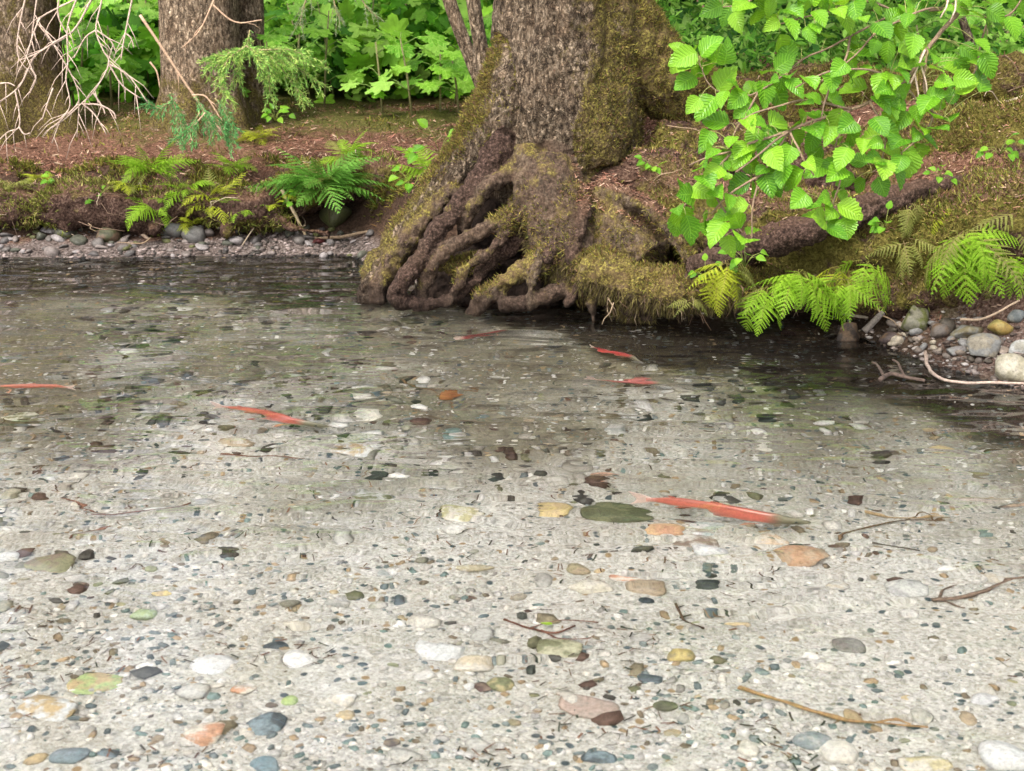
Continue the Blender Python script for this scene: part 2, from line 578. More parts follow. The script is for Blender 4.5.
# ------------------------------------------------------------------ terrain
SH = [(-900, 268), (-300, 262), (0, 258), (150, 257), (280, 256), (345, 255), (385, 268), (420, 284), (520, 292), (600, 299),
      (700, 305), (800, 317), (850, 333), (930, 364), (985, 378), (1024, 388), (1100, 402), (1180, 412)]
_shp = [G(a, b, 0) for a, b in SH]
SX = np.array([-200] + [q.x for q in _shp] + [5.5, 9, 200]); SY = np.array([_shp[0].y] + [q.y for q in _shp] + [7.0, 6.6, 6.6])
_o = np.argsort(SX, kind='stable'); SX, SY = SX[_o], SY[_o]


def terrain(x, y):
    """height; also returns attribute masks"""
    x = np.asarray(x, float); y = np.asarray(y, float)
    ys = np.interp(x, SX, SY)
    p = P3(x, y)
    ys = ys + 0.10 * fbm(p * 1.9, 3, 5).reshape(x.shape)
    s = y - ys
    big = fbm(p * 0.8, 4, 1).reshape(x.shape)
    med = fbm(p * 3.5, 4, 2).reshape(x.shape)
    fine = fbm(p * 14, 3, 3).reshape(x.shape)
    # water side
    dep = 0.12 + 0.17 * smooth(3.2, 6.5, y) + 0.06 * big + 0.02 * med
    dep = np.maximum(dep, 0.06)
    zb = -dep * smooth(0.0, 1.2, -s) - 0.02 * smooth(0, 0.1, -s) + 0.006 * fine
    pool = smooth(-0.9, -0.3, x) * smooth(1.4, 0.2, -s) * (1 - smooth(2.0, 2.7, x))   # scoured hollow under the roots and the overhang
    zb = zb - 0.28 * pool * smooth(0.0, 0.35, -s)
    # near shore behind the viewer
    zb = zb + smooth(2.0, -1.5, y) * 0.55
    # left profile
    lv = np.interp(s, [0, 0.15, 0.40, 0.60, 0.85, 1.10, 1.6, 4.0, 8, 40, 200], [0, 0.05, 0.11, 0.24, 0.45, 0.56, 0.62, 0.80, 0.95, 1.6, 5])
    rough_l = med * 0.05 * smooth(0.1, 0.6, s) + med * 0.09 * smooth(0.5, 0.8, s) * (1 - smooth(1.1, 1.5, s)) + big * 0.08 * smooth(1.0, 3, s)
    # right profile
    rv = np.interp(s, [0, 0.25, 0.6, 0.95, 1.5, 2.4, 3.0, 4.0, 8, 40, 200], [0, 0.03, 0.26, 0.60, 0.90, 1.22, 1.32, 1.25, 1.2, 1.8, 5])
    rough_r = med * 0.09 * smooth(0.2, 0.6, s) + big * 0.08 * smooth(0.5, 2, s) + fine * 0.02
    xr = np.interp(y, [7, 9.5, 12, 15], [-0.4, 0.3, 0.5, 1.0])
    w = smooth(-0.7, 0.5, x - xr)
    br = smooth(2.3, 3.0, x) * (1 - smooth(0.5, 1.1, s))         # the stony toe at the right
    rv2 = rv * (1 - br) + br * (0.22 * s)
    zl = (lv + rough_l) * (1 - w) + (rv2 + rough_r * (1 - 0.7 * br)) * w
    zl = zl + fine * 0.012
    z = np.where(s > 0, np.maximum(zl, 0.004), zb)
    shore = (1 - smooth(0.25, 0.42, s + 0.25 * med)) * (1 - w) + br * w * 0.7
    soil = smooth(0.25, 0.45, s) * (1 - smooth(1.0, 1.25, s)) * (1 - w) * 0.85 + w * (1 - smooth(0.25, 0.6, s)) * (1 - br)
    moss = np.clip(0.25 + 0.35 * big + 0.08 * smooth(0.9, 1.25, s) * (1 - smooth(1.3, 1.7, s)) - 0.12 * w + 0.35 * smooth(2.6, 3.6, s) * (1 - w), 0, 1)
    return z, dict(shore=np.clip(shore, 0, 1), soil=np.clip(soil, 0, 1), moss=moss, s=s)


def tz(x, y):
    return float(terrain(np.array([x]), np.array([y]))[0][0])


def onland(px, py, y0=5.0, y1=30.0):
    '''first point of the ground (or the water level) that a pixel of the photograph looks at'''
    d = ray(px, py)
    Ys_ = np.arange(y0, y1, 0.02)
    X_ = Ys_ * (d.x / d.y); Z_ = CAMZ + Ys_ * (d.z / d.y)
    T_ = np.maximum(terrain(X_, Ys_)[0], 0.0)
    k = int(np.argmax(Z_ <= T_))
    return Vector((X_[k], Ys_[k], T_[k]))


def axis(dense0, dense1, step, lo, hi, g=1.22):
    a = list(np.arange(dense0, dense1 + 1e-6, step))
    d, q = step, dense1
    while q < hi:
        d *= g; q += d; a.append(min(q, hi))
    d, q = step, dense0
    b = []
    while q > lo:
        d *= g; q -= d; b.append(max(q, lo))
    return np.array(b[::-1] + a)


gx, gy = axis(-4.6, 4.2, 0.033, -180, 180), axis(3.0, 13.2, 0.033, -60, 260)
XX, YY = np.meshgrid(gx, gy)
ZZ, att = terrain(XX.ravel(), YY.ravel())
TV = np.stack([XX.ravel(), YY.ravel(), ZZ], 1)
nx_, ny_ = len(gx), len(gy)
I = np.arange(nx_ * ny_).reshape(ny_, nx_)
Fq = np.stack([I[:-1, :-1].ravel(), I[:-1, 1:].ravel(), I[1:, 1:].ravel(), I[1:, :-1].ravel()], 1)
fc_s = att['s'][Fq].mean(1)


def sub_mesh(name, mask, mat, extra):
    f = Fq[mask]
    u, inv = np.unique(f, return_inverse=True)
    return np_mesh(name, TV[u], inv.reshape(f.shape), mat, True, None, {k: v[u] for k, v in extra.items()})


def silt_shade_at(x, y, sd):  # silt tone with undercut shade and dark reflections put into the colour
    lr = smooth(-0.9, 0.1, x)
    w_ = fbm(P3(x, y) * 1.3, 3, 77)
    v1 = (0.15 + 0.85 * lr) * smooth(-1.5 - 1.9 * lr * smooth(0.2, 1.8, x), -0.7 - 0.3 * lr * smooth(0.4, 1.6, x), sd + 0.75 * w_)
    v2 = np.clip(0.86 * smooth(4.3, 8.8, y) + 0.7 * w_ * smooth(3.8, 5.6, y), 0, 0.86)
    v3 = smooth(8.2, 10.4, y + 0.8 * w_) * 0.97  # far water's dark bank reflection painted into the bed
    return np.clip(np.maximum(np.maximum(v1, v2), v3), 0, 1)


silt_shade = silt_shade_at(TV[:, 0], TV[:, 1], att['s'])
bed = tag(mobj('stream_bed', sub_mesh('stream_bed', fc_s <= 0, M_bed, {'silt_shade': silt_shade})), 'pale sandy gravel bed of the clear shallow stream', kind='structure')
ground = tag(mobj('forest_ground', sub_mesh('forest_ground', fc_s > 0, M_ground, att)), 'forest ground covered with reddish brown needle litter and moss', kind='structure')

# ------------------------------------------------------------------ water
wx, wy = axis(-5, 5, 0.5, -180, 180, 1.4), axis(-2, 13, 0.5, -60, 13.2, 1.4)
WX, WY = np.meshgrid(wx, wy)
WI = np.arange(len(wx) * len(wy)).reshape(len(wy), len(wx))
water = mobj('water', np_mesh('water', P3(WX, WY), np.stack([WI[:-1, :-1].ravel(), WI[:-1, 1:].ravel(), WI[1:, 1:].ravel(), WI[1:, :-1].ravel()], 1), M_water))
tag(water, 'clear rippled shallow stream water', kind='structure')


# ------------------------------------------------------------------ stones
def stone_mesh(name, seed, angular=0.0, flat=0.5, sub=3, mat=None):
    bm = bmesh.new()
    bmesh.ops.create_icosphere(bm, subdivisions=sub, radius=0.5)
    v = np.array([q.co[:] for q in bm.verts])
    r = random.Random(seed)
    if angular:
        for _ in range(7):
            n = np.array([r.gauss(0, 1), r.gauss(0, 1), r.gauss(0, 0.8)]); n /= np.linalg.norm(n)
            h = r.uniform(0.22, 0.40)
            d = v @ n - h
            v = v - np.where(d > 0, d, 0)[:, None] * n * angular
    v = v * (1 + 0.16 * fbm(v * 2.2 + seed * 3.1, 3, seed))[:, None]
    v[:, 1] *= r.uniform(0.7, 0.95); v[:, 2] *= flat
    v /= (v[:, 0].max() - v[:, 0].min())
    for q, c in zip(bm.verts, v): q.co = c
    me = bpy.data.meshes.new(name); bm.to_mesh(me); bm.free()
    me.polygons.foreach_set('use_smooth', np.ones(len(me.polygons), dtype=bool))
    me.materials.append(mat or M_stone)
    return me


ST = {'round': [stone_mesh('round_stone', 10 + k, 0.6, 0.5) for k in range(5)],
      'flat': [stone_mesh('flat_stone', 20 + k, 0.95, 0.24) for k in range(7)],
      'wedge': [stone_mesh('angular_stone', 30 + k, 1.0, 0.42) for k in range(5)]}
ST_lo = [stone_mesh('pebble', 50 + k, 0.5 + .5 * (k % 2), 0.24 + 0.07 * (k % 4), 2) for k in range(12)]

WHITE, CREAM, GREY, SLATE, BLUE = (0.66, 0.65, 0.61), (0.62, 0.56, 0.43), (0.38, 0.37, 0.34), (0.055, 0.08, 0.09), (0.15, 0.22, 0.25)
OCHRE, ORANGE, OLIVE, BROWN, PINK = (0.50, 0.33, 0.09), (0.58, 0.24, 0.08), (0.16, 0.17, 0.05), (0.24, 0.15, 0.09), (0.42, 0.29, 0.22)
LIME, DARKM, MAROON, TEAL = (0.33, 0.46, 0.12), (0.055, 0.075, 0.012), (0.10, 0.045, 0.035), (0.20, 0.36, 0.30)
# px, py, width px, kind, colour, patch colour, rotation, label
STONES = [
    (218, 664, 50, 'flat', WHITE, (0.6, 0.62, 0.6), 20, 'white flat angular stone left of the rounded white one'),
    (301, 660, 38, 'round', WHITE, (0.66, 0.63, 0.55), 5, 'rounded white stone right of the flat white one on the sand'),
    (95, 683, 56, 'flat', LIME, OCHRE, 0, 'yellow green slab of stone at the lower left'),
    (45, 708, 62, 'flat', (0.6, 0.62, 0.6), OCHRE, 0, 'pale stone with an ochre end at the lower left edge'),
    (244, 690, 27, 'wedge', ORANGE, CREAM, 30, 'small orange brown wedge stone below the two white stones'),
    (290, 701, 19, 'round', (0.36, 0.50, 0.10), LIME, 80, 'small lime green stone between orange and cream stones'),
    (342, 700, 33, 'round', CREAM, WHITE, 10, 'blocky cream stone right of the lime green stone'),
    (262, 724, 44, 'flat', BLUE, SLATE, -8, 'long slate blue stone below the lime green one'),
    (208, 736, 44, 'wedge', CREAM, ORANGE, 25, 'cream stone with a rusty edge near the bottom left'),
    (70, 756, 40, 'wedge', BLUE, (0.2, 0.26, 0.3), 50, 'blue grey wedge of slate in the bottom left corner'),
    (107, 753, 24, 'flat', BLUE, SLATE, 5, 'little blue grey stone beside the slate wedge'),
    (268, 765, 36, 'wedge', BLUE, (0.12, 0.24, 0.28), -30, 'bluish slate cut by the bottom edge below the blue slab'),
    (163, 594, 21, 'flat', (0.62, 0.46, 0.07), OCHRE, 0, 'tiny bright yellow stone above the pale green stone'),
    (146, 614, 25, 'round', (0.35, 0.45, 0.25), LIME, 0, 'pale green rounded stone on the left sand'),
    (43, 564, 56, 'flat', (0.25, 0.24, 0.10), BROWN, 0, 'long olive brown algae covered stone at the left'),
    (8, 556, 24, 'round', WHITE, CREAM, 0, 'white stone cut by the left edge of the picture'),
    (276, 645, 26, 'flat', SLATE, SLATE, 5, 'small dark slate just above the rounded white stone'),
    (442, 651, 54, 'flat', (0.58, 0.59, 0.56), WHITE, 0, 'broad pale grey flat stone left of the tan block'),
    (476, 665, 42, 'round', (0.58, 0.47, 0.28), CREAM, 0, 'cream tan block on top of the small stone pile'),
    (484, 687, 22, 'wedge', MAROON, BROWN, 0, 'dark maroon stone in the middle of the small pile'),
    (502, 685, 27, 'round', (0.42, 0.34, 0.12), OLIVE, 40, 'mottled yellow brown stone right of the maroon one'),
    (469, 687, 14, 'round', WHITE, CREAM, 90, 'narrow white stone left of the maroon one'),
    (589, 706, 64, 'flat', PINK, (0.36, 0.27, 0.2), -15, 'large pinkish brown flat stone low in the middle'),
    (682, 657, 29, 'round', (0.50, 0.36, 0.06), (0.33, 0.25, 0.07), 0, 'round golden yellow stone on pale sand'),
    (652, 679, 27, 'flat', SLATE, BLUE, 0, 'oval dark slate below and left of the golden stone'),
    (556, 650, 48, 'flat', (0.42, 0.40, 0.22), OLIVE, 0, 'pale slab with an olive algae edge in the lower middle'),
    (590, 589, 48, 'flat', (0.58, 0.53, 0.38), CREAM, 5, 'cream flat stone beside the small orange stone'),
    (628, 577, 38, 'flat', (0.62, 0.25, 0.11), CREAM, -5, 'orange stone with a pale top among the middle stones'),
    (643, 587, 42, 'flat', (0.33, 0.23, 0.12), (0.4, 0.3, 0.16), 0, 'tan brown stone just below the orange stone'),
    (646, 602, 17, 'round', (0.03, 0.045, 0.05), SLATE, 0, 'small round black stone under the tan brown one'),
    (705, 584, 28, 'round', (0.045, 0.055, 0.05), (0.07, 0.08, 0.07), 0, 'dark grey green lump to the right of the tan stone'),
    (620, 514, 74, 'wedge', (0.075, 0.09, 0.03), (0.16, 0.17, 0.05), 0, 'large dark moss green stone at the tail of the nearest red fish'),
    (552, 511, 35, 'flat', (0.48, 0.35, 0.08), OCHRE, 0, 'golden ochre flat stone left of the dark green stone'),
    (664, 532, 40, 'flat', (0.60, 0.35, 0.12), ORANGE, 0, 'orange tan oval stone under the nearest red fish'),
    (463, 511, 44, 'flat', (0.42, 0.38, 0.15), CREAM, 0, 'pale yellow flat stone to the left of the golden ochre one'),
    (690, 543, 52, 'flat', (0.52, 0.5, 0.42), BROWN, 0, 'long pale stone with a brown end below the red fish'),
    (772, 541, 36, 'flat', (0.58, 0.42, 0.24), CREAM, 0, 'pale orange sliver of stone under the fish head'),
    (707, 553, 38, 'round', (0.52, 0.53, 0.52), WHITE, 10, 'light grey stone below the long brown ended one'),
    (803, 560, 54, 'wedge', (0.48, 0.25, 0.10), (0.5, 0.33, 0.16), -15, 'rusty orange angular stone right of the light grey one'),
    (812, 741, 40, 'round', (0.20, 0.25, 0.26), GREY, 10, 'blue grey stone with a light band below the long stick'),
    (840, 753, 38, 'round', (0.60, 0.57, 0.48), CREAM, 0, 'cream white stone touching the blue grey one'),
    (925, 765, 54, 'flat', (0.52, 0.43, 0.19), CREAM, 5, 'yellow tan flat stone at the bottom edge'),
    (1003, 758, 54, 'round', WHITE, (0.6, 0.62, 0.6), 0, 'big white stone in the bottom right corner'),
    (598, 760, 37, 'flat', BLUE, SLATE, 0, 'slate blue flat stone at the bottom edge in the middle'),
    (705, 527, 40, 'flat', (0.38, 0.45, 0.40), WHITE, 0, 'greenish white stone half hidden under the red fish'),
    (238, 443, 38, 'flat', (0.42, 0.30, 0.15), CREAM, 0, 'mottled tan stone just below the middle red fish'),
    (355, 449, 40, 'flat', (0.55, 0.56, 0.52), OCHRE, 5, 'pale stone with a yellowish side in the mid stream'),
    (475, 569, 40, 'flat', (0.42, 0.35, 0.18), CREAM, 0, 'tan flat stone left of the cream flat stone'),
    (604, 476, 30, 'flat', (0.55, 0.25, 0.12), BROWN, 0, 'thin orange stone beyond the dark green one'),
    (665, 707, 25, 'round', (0.12, 0.12, 0.06), OLIVE, 20, 'dark olive stone right of the pinkish brown one'),
    (152, 508, 24, 'wedge', (0.55, 0.58, 0.5), WHITE, 40, 'pale angular chip among dark twigs on the left'),
    (20, 418, 40, 'flat', (0.55, 0.54, 0.40), OLIVE, 0, 'pale yellowish stone at the left edge below the left fish'),
    (375, 496, 46, 'flat', (0.42, 0.42, 0.38), OLIVE, 0, 'grey green flat stone in the mid stream left of centre'),
    (905, 590, 44, 'flat', (0.5, 0.5, 0.44), GREY, 0, 'pale grey slab near the forked stick on the right'),
    (985, 700, 34, 'flat', (0.55, 0.55, 0.55), WHITE, 30, 'light stone on sand above the big white corner stone'),
]


def zbed(px, py):
    z = -0.15
    for _ in range(3):
        q = B(px, py, z)
        z = min(tz(q.x, q.y), -0.01)
    return B(px, py, z)


for k, (px, py, w, kind, c1, c2, rz, lab) in enumerate(STONES):
    q = zbed(px, py)
    dist = (Vector((q.x, q.y, 0)) - EYE).dot(_F)
    size = w * dist / FPX
    me = ST[kind][k % len(ST[kind])]
    o = mobj('river_stone', me)
    flat = {'round': 0.55, 'flat': 0.26, 'wedge': 0.42}[kind]
    o.scale = (size, size * rnd.uniform(0.9, 1.15), size * rnd.uniform(0.9, 1.1))
    o.rotation_euler = (rnd.uniform(-0.08, 0.08), rnd.uniform(-0.08, 0.08), math.radians(rz) + rnd.choice((0, math.pi)))
    o.location = (q.x, q.y, q.z + size * flat * 0.10)
    g2_ = sum(c2) / 3; c2 = tuple(g2_ + (q_ - g2_) * 0.6 for q_ in c2); g_ = sum(c1) / 3; c1 = tuple(g_ + (q_ - g_) * 0.68 for q_ in c1)
    o.color = (*c1, 1)
    o['patch_colour'] = c2
    tag(o, lab, 'stone', 'larger stones on the stream bed')

PAL = [(0.72, 0.70, 0.65), (0.6, 0.57, 0.48), (0.42, 0.40, 0.36), (0.30, 0.29, 0.26), (0.10, 0.13, 0.135), (0.07, 0.10, 0.11), (0.17, 0.21, 0.20),
       (0.13, 0.19, 0.17), (0.34, 0.27, 0.18), (0.45, 0.35, 0.2), (0.2, 0.15, 0.09), (0.24, 0.25, 0.13), (0.45, 0.44, 0.4), (0.09, 0.07, 0.055)]
taken = [(s[0], s[1], s[2]) for s in STONES]
n_p = 0
clusters = [(rnd.uniform(0, 1024), rnd.uniform(400, 770)) for _ in range(26)]
while n_p < 290:
    if rnd.random() < 0.55:
        c_ = rnd.choice(clusters); px, py = rnd.gauss(c_[0], 60), rnd.gauss(c_[1], 22)
    else:
        px, py = rnd.uniform(-20, 1044), 400 + 380 * rnd.random()
    if not (-25 < px < 1049 and 345 < py < 785): continue
    w = rnd.choice((8, 9, 10, 10, 11, 12, 12, 13, 14, 16, 18, 22, 28, 36)) * (1.0 if py > 560 else 0.9)
    if any(abs(px - a) < (w + b) * 0.5 and abs(py - c) < (w + b) * 0.26 for a, c, b in taken): continue
    q = zbed(px, py)
    if tz(q.x, q.y) > -0.03: continue
    taken.append((px, py, w))
    dist = (Vector((q.x, q.y, 0)) - EYE).dot(_F)
    size = w * dist / FPX
    o = mobj('pebble', rnd.choice(ST_lo), bed)
    o.scale = (size, size * rnd.uniform(0.7, 1.1), size * rnd.uniform(0.7, 1.1))
    o.rotation_euler = (rnd.uniform(-0.15, 0.15), rnd.uniform(-0.15, 0.15), rnd.uniform(0, 6.3))
    o.location = (q.x, q.y, q.z + size * rnd.uniform(0.0, .09))
    c = np.array(rnd.choice(PAL if w < 17 else PAL[:4] + PAL[8:10] + PAL[12:13])) * rnd.uniform(0.8, 1.15)
    o.color = (*c, 1)
    o['patch_colour'] = tuple(float(t) for t in np.array(rnd.choice(PAL)) * 0.4 + c * 0.6)
    n_p += 1

# gravel too small to pick apart
bm = bmesh.new(); bmesh.ops.create_icosphere(bm, subdivisions=1, radius=0.5)
ICO_V = np.array([v.co[:] for v in bm.verts]); ICO_F = np.array([[v.index for v in f.verts] for f in bm.faces]); bm.free()
ICO_V = ICO_V * np.array([1, 0.78, 0.42]) * (1 + 0.25 * rng.uniform(-1, 1, (len(ICO_V), 1)))


def gravel(name, x, y, smin, smax, label, pal, parent=None, power=3.0):
    n = len(x)
    z, a = terrain(x, y)
    sz = smin + (smax - smin) * rng.random(n) ** power
    r = rot_mats(rng.uniform(0, 6.28, n), rng.uniform(-.25, .25, n), rng.uniform(-.25, .25, n))
    sc = sz[:, None] * np.stack([rng.uniform(.8, 1.3, n), rng.uniform(.7, 1.2, n), rng.uniform(.7, 1.3, n)], 1)
    p_ = np.array(pal)
    t = p_[rng.integers(0, len(p_), n)] * rng.uniform(0.7, 1.2, (n, 1))
    sl_ = silt_shade_at(x, y, a['s']) * (a['s'] < 0)
    t = t * (1 - 0.38 * sl_ - 0.45 * smooth(.86, .98, sl_))[:, None]      # silt and algae coat, plus the bed's painted shade and reflections
    o = scatter(name, ICO_V, ICO_F, np.stack([x, y, z + sz * 0.08], 1), r, sc, t, M_peb, parent)
    return tag(o, label, kind='stuff')


N = 42000
yy = 3.2 + 6.5 * rng.random(N) ** 1.7
xx = rng.uniform(-1, 1, N) * (yy * 0.40 + 0.15)
zz, aa = terrain(xx, yy)
dens = fbm(P3(xx * 1.4, yy * 1.4), 3, 9)
keep = (aa['s'] < -0.05) & (rng.random(N) < np.clip(0.62 + 1.6 * dens, 0.12, 1))
PALG = [(0.72, 0.70, 0.65), (0.62, 0.59, 0.53), (0.5, 0.47, 0.41), (0.66, 0.62, 0.54), (0.38, 0.36, 0.32), (0.56, 0.54, 0.5), (0.64, 0.62, 0.58), (0.48, 0.47, 0.44), (0.20, 0.23, 0.22), (0.14, 0.17, 0.17),
        (0.34, 0.25, 0.15), (0.2, 0.16, 0.11), (0.5, 0.48, 0.43), (0.16, 0.22, 0.20)]
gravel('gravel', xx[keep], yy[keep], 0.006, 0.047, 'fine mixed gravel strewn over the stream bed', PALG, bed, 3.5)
# cobbles farther out, read as dark and light dashes through the ripples
N = 6500
yy = 3.9 + 7.4 * rng.random(N) ** 0.9
xx = rng.uniform(-1, 1, N) * (yy * 0.40 + 0.15)
zz, aa = terrain(xx, yy)
keep = (aa['s'] < -0.12) & (rng.random(N) < np.clip((0.03 + 0.50 * smooth(4.6, 6.8, yy)) + 1.6 * fbm(P3(xx * .9, yy * .9), 3, 19), 0.04, 1))
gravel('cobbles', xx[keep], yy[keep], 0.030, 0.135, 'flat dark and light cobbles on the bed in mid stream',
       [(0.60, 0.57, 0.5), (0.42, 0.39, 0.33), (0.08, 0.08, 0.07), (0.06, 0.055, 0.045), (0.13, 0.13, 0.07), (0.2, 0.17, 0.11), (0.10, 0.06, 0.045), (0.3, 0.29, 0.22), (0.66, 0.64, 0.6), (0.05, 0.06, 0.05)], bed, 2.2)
# left gravel shore
N = 6500
xx = rng.uniform(-4.8, -0.6, N); yy = rng.uniform(11.0, 12.1, N)
zz, aa = terrain(xx, yy)
keep = (aa['s'] > -0.2) & (aa['s'] < 0.42 + .15 * fbm(P3(xx * 2, yy * 2), 2, 5)) & (fbm(P3(xx * 3, yy * 3), 2, 6) > -.25)
gravel('shore_gravel', xx[keep], yy[keep], 0.01, 0.06, 'grey pink gravel strip along the far left shore',
       [(0.20, 0.15, 0.13), (0.14, 0.11, 0.095), (0.30, 0.24, 0.22), (0.08, 0.06, 0.05), (0.04, 0.034, 0.028)], ground, 2.0)
N = 5000
xx = rng.uniform(2.15, 4.2, N); yy = rng.uniform(6.6, 9.2, N)
zz, aa = terrain(xx, yy)
keep = (aa['s'] > -0.25) & (aa['s'] < 0.75)
gravel('bank_gravel', xx[keep], yy[keep], 0.01, 0.06, 'dark gravel and grit at the foot of the right bank',
       [(0.22, 0.18, 0.16), (0.14, 0.11, 0.09), (0.34, 0.3, 0.27), (0.07, 0.05, 0.04)], ground, 2.0)

# stones lying on the left shore: parts of the ground
for k in range(120):
    px = rnd.uniform(-10, 372); py = rnd.uniform(229, 257)
    q = onland(px, py); z = q.z
    w = rnd.choice((7, 8, 9, 10, 12, 14, 18)) * q.y / FPX
    o = mobj('shore_stone', rnd.choice(ST_lo), ground)
    o.scale = (w, w * rnd.uniform(.7, 1.1), w * rnd.uniform(1.0, 1.5))
    o.rotation_euler = (rnd.uniform(-.4, .4), rnd.uniform(-.4, .4), rnd.uniform(0, 6.3))
    o.location = (q.x, q.y, z + w * 0.08)
    c = np.array(rnd.choice([(0.16, 0.13, 0.115), (0.10, 0.085, 0.075), (0.08, 0.07, 0.065), (0.07, 0.07, 0.05), (0.25, 0.22, 0.21), (0.09, 0.09, 0.03)]))
    o.color = (*c, 1); o['patch_colour'] = tuple(float(t) for t in c * 0.7)

# bigger rocks of both shores: things
ROCKS = [
    (1012, 376, 44, 'round', (0.46, 0.41, 0.28), CREAM, 'pale rounded rock at the right edge by the water'),
    (985, 352, 38, 'wedge', (0.44, 0.38, 0.28), GREY, 'light tan rock behind the pale rounded rock'),
    (1000, 333, 26, 'round', (0.52, 0.42, 0.14), OCHRE, 'yellow mossy rock among the stones of the right shore'),
    (965, 336, 34, 'wedge', (0.30, 0.25, 0.14), GREY, 'brown tan angular rock left of the yellow rock'),
    (1019, 352, 26, 'round', (0.45, 0.42, 0.34), WHITE, 'light rock right of the light tan rock'),
    (917, 324, 30, 'wedge', (0.27, 0.25, 0.18), OLIVE, 'layered grey olive rock left of the shore stones'),
    (940, 334, 22, 'round', (0.22, 0.18, 0.15), BROWN, 'brown rock between the layered rock and the tan one'),
    (892, 344, 28, 'round', (0.13, 0.09, 0.08), BROWN, 'wet dark brown rock at the water line'),
    (958, 354, 22, 'flat', (0.36, 0.32, 0.30), GREY, 'flat grey rock near the water on the right'),
    (1016, 322, 18, 'round', (0.20, 0.22, 0.22), GREY, 'small blue grey rock right of the yellow rock'),
    (848, 338, 26, 'wedge', (0.07, 0.05, 0.04), BROWN, 'dark wet rock in the shade under the bank'),
    (65, 236, 22, 'round', (0.09, 0.08, 0.06), OLIVE, 'dark rock on the far shore at the left'),
    (170, 234, 34, 'wedge', (0.30, 0.27, 0.24), GREY, 'grey rock on the far shore under the ferns'),
    (195, 240, 24, 'round', (0.26, 0.24, 0.22), GREY, 'smaller grey rock right of the far shore rock'),
    (335, 220, 34, 'round', (0.15, 0.15, 0.06), OLIVE, 'mossy green rock at the far shore beneath the large fern'),
    (250, 225, 30, 'round', (0.12, 0.12, 0.04), OLIVE, 'dark mossy rock between far shore ferns'),
    (108, 240, 26, 'round', (0.12, 0.12, 0.05), BROWN, 'mossy brown rock at the water of the far shore'),
    (88, 226, 36, 'flat', (0.33, 0.16, 0.08), BROWN, 'rusty orange earth clod on the far shore'),
    (318, 243, 15, 'wedge', (0.16, 0.02, 0.02), MAROON, 'small dark red rock on the far gravel'),
]
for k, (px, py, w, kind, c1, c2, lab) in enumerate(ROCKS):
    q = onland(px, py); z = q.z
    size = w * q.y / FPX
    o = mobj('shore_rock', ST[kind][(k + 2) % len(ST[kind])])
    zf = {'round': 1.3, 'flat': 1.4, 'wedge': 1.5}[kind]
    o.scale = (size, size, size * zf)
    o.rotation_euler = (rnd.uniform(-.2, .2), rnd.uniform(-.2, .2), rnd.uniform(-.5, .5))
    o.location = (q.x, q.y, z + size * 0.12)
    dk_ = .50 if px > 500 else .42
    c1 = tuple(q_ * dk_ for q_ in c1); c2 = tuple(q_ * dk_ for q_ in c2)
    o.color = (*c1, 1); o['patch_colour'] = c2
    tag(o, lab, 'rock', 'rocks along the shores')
for k in range(70):                                  # smaller stones of the right toe
    px = rnd.uniform(880, 1060); py = rnd.uniform(318, 350) + max(0, px - 900) * 0.2
    q = onland(px, py); z = q.z
    w = rnd.choice((8, 9, 10, 12, 15, 18)) * q.y / FPX
    o = mobj('shore_stone', rnd.choice(ST_lo), ground)
    o.scale = (w, w * rnd.uniform(.7, 1.1), w * rnd.uniform(1.2, 1.9))
    o.rotation_euler = (rnd.uniform(-.4, .4), rnd.uniform(-.4, .4), rnd.uniform(0, 6.3))
    o.location = (q.x, q.y, z + w * 0.1)
    c = np.array(rnd.choice([(0.24, 0.19, 0.15), (0.14, 0.11, 0.09), (0.07, 0.055, 0.04), (0.32, 0.27, 0.2), (0.2, 0.19, 0.18)]))
    o.color = (*c, 1); o['patch_colour'] = tuple(float(t) for t in c * 0.7)


# ------------------------------------------------------------------ the big spruce: trunk and roots
def PX(rows, n=5):
    """rows (px, py, Y, r) -> smooth world path"""
    return catmull([(*W(a, b, Y)[:], r) for a, b, Y, r in rows], n)


def remesh(parts, voxel, smooth_it=2):
    s = Soup()
    for v, f in parts: s.add(v, f)
    me = np_mesh('tmp', np.vstack(s.v), s.f, None, False)
    o = bpy.data.objects.new('tmp', me); col.objects.link(o)
    md = o.modifiers.new('r', 'REMESH'); md.mode = 'VOXEL'; md.voxel_size = voxel
    if smooth_it:
        m2 = o.modifiers.new('s', 'SMOOTH'); m2.iterations = smooth_it; m2.factor = 0.5
    dg = bpy.context.evaluated_depsgraph_get()
    ev = o.evaluated_get(dg).to_mesh()
    nv = len(ev.vertices)
    v = np.empty(nv * 3, np.float32); ev.vertices.foreach_get('co', v); v = v.reshape(-1, 3).astype(float)
    nr = np.empty(nv * 3, np.float32); ev.vertices.foreach_get('normal', nr); nr = nr.reshape(-1, 3).astype(float)
    f = np.array([p.vertices[:] if len(p.vertices) == 4 else (*p.vertices[:], p.vertices[-1]) for p in ev.polygons])
    o.evaluated_get(dg).to_mesh_clear()
    bpy.data.objects.remove(o); bpy.data.meshes.remove(me)
    return v, nr, f


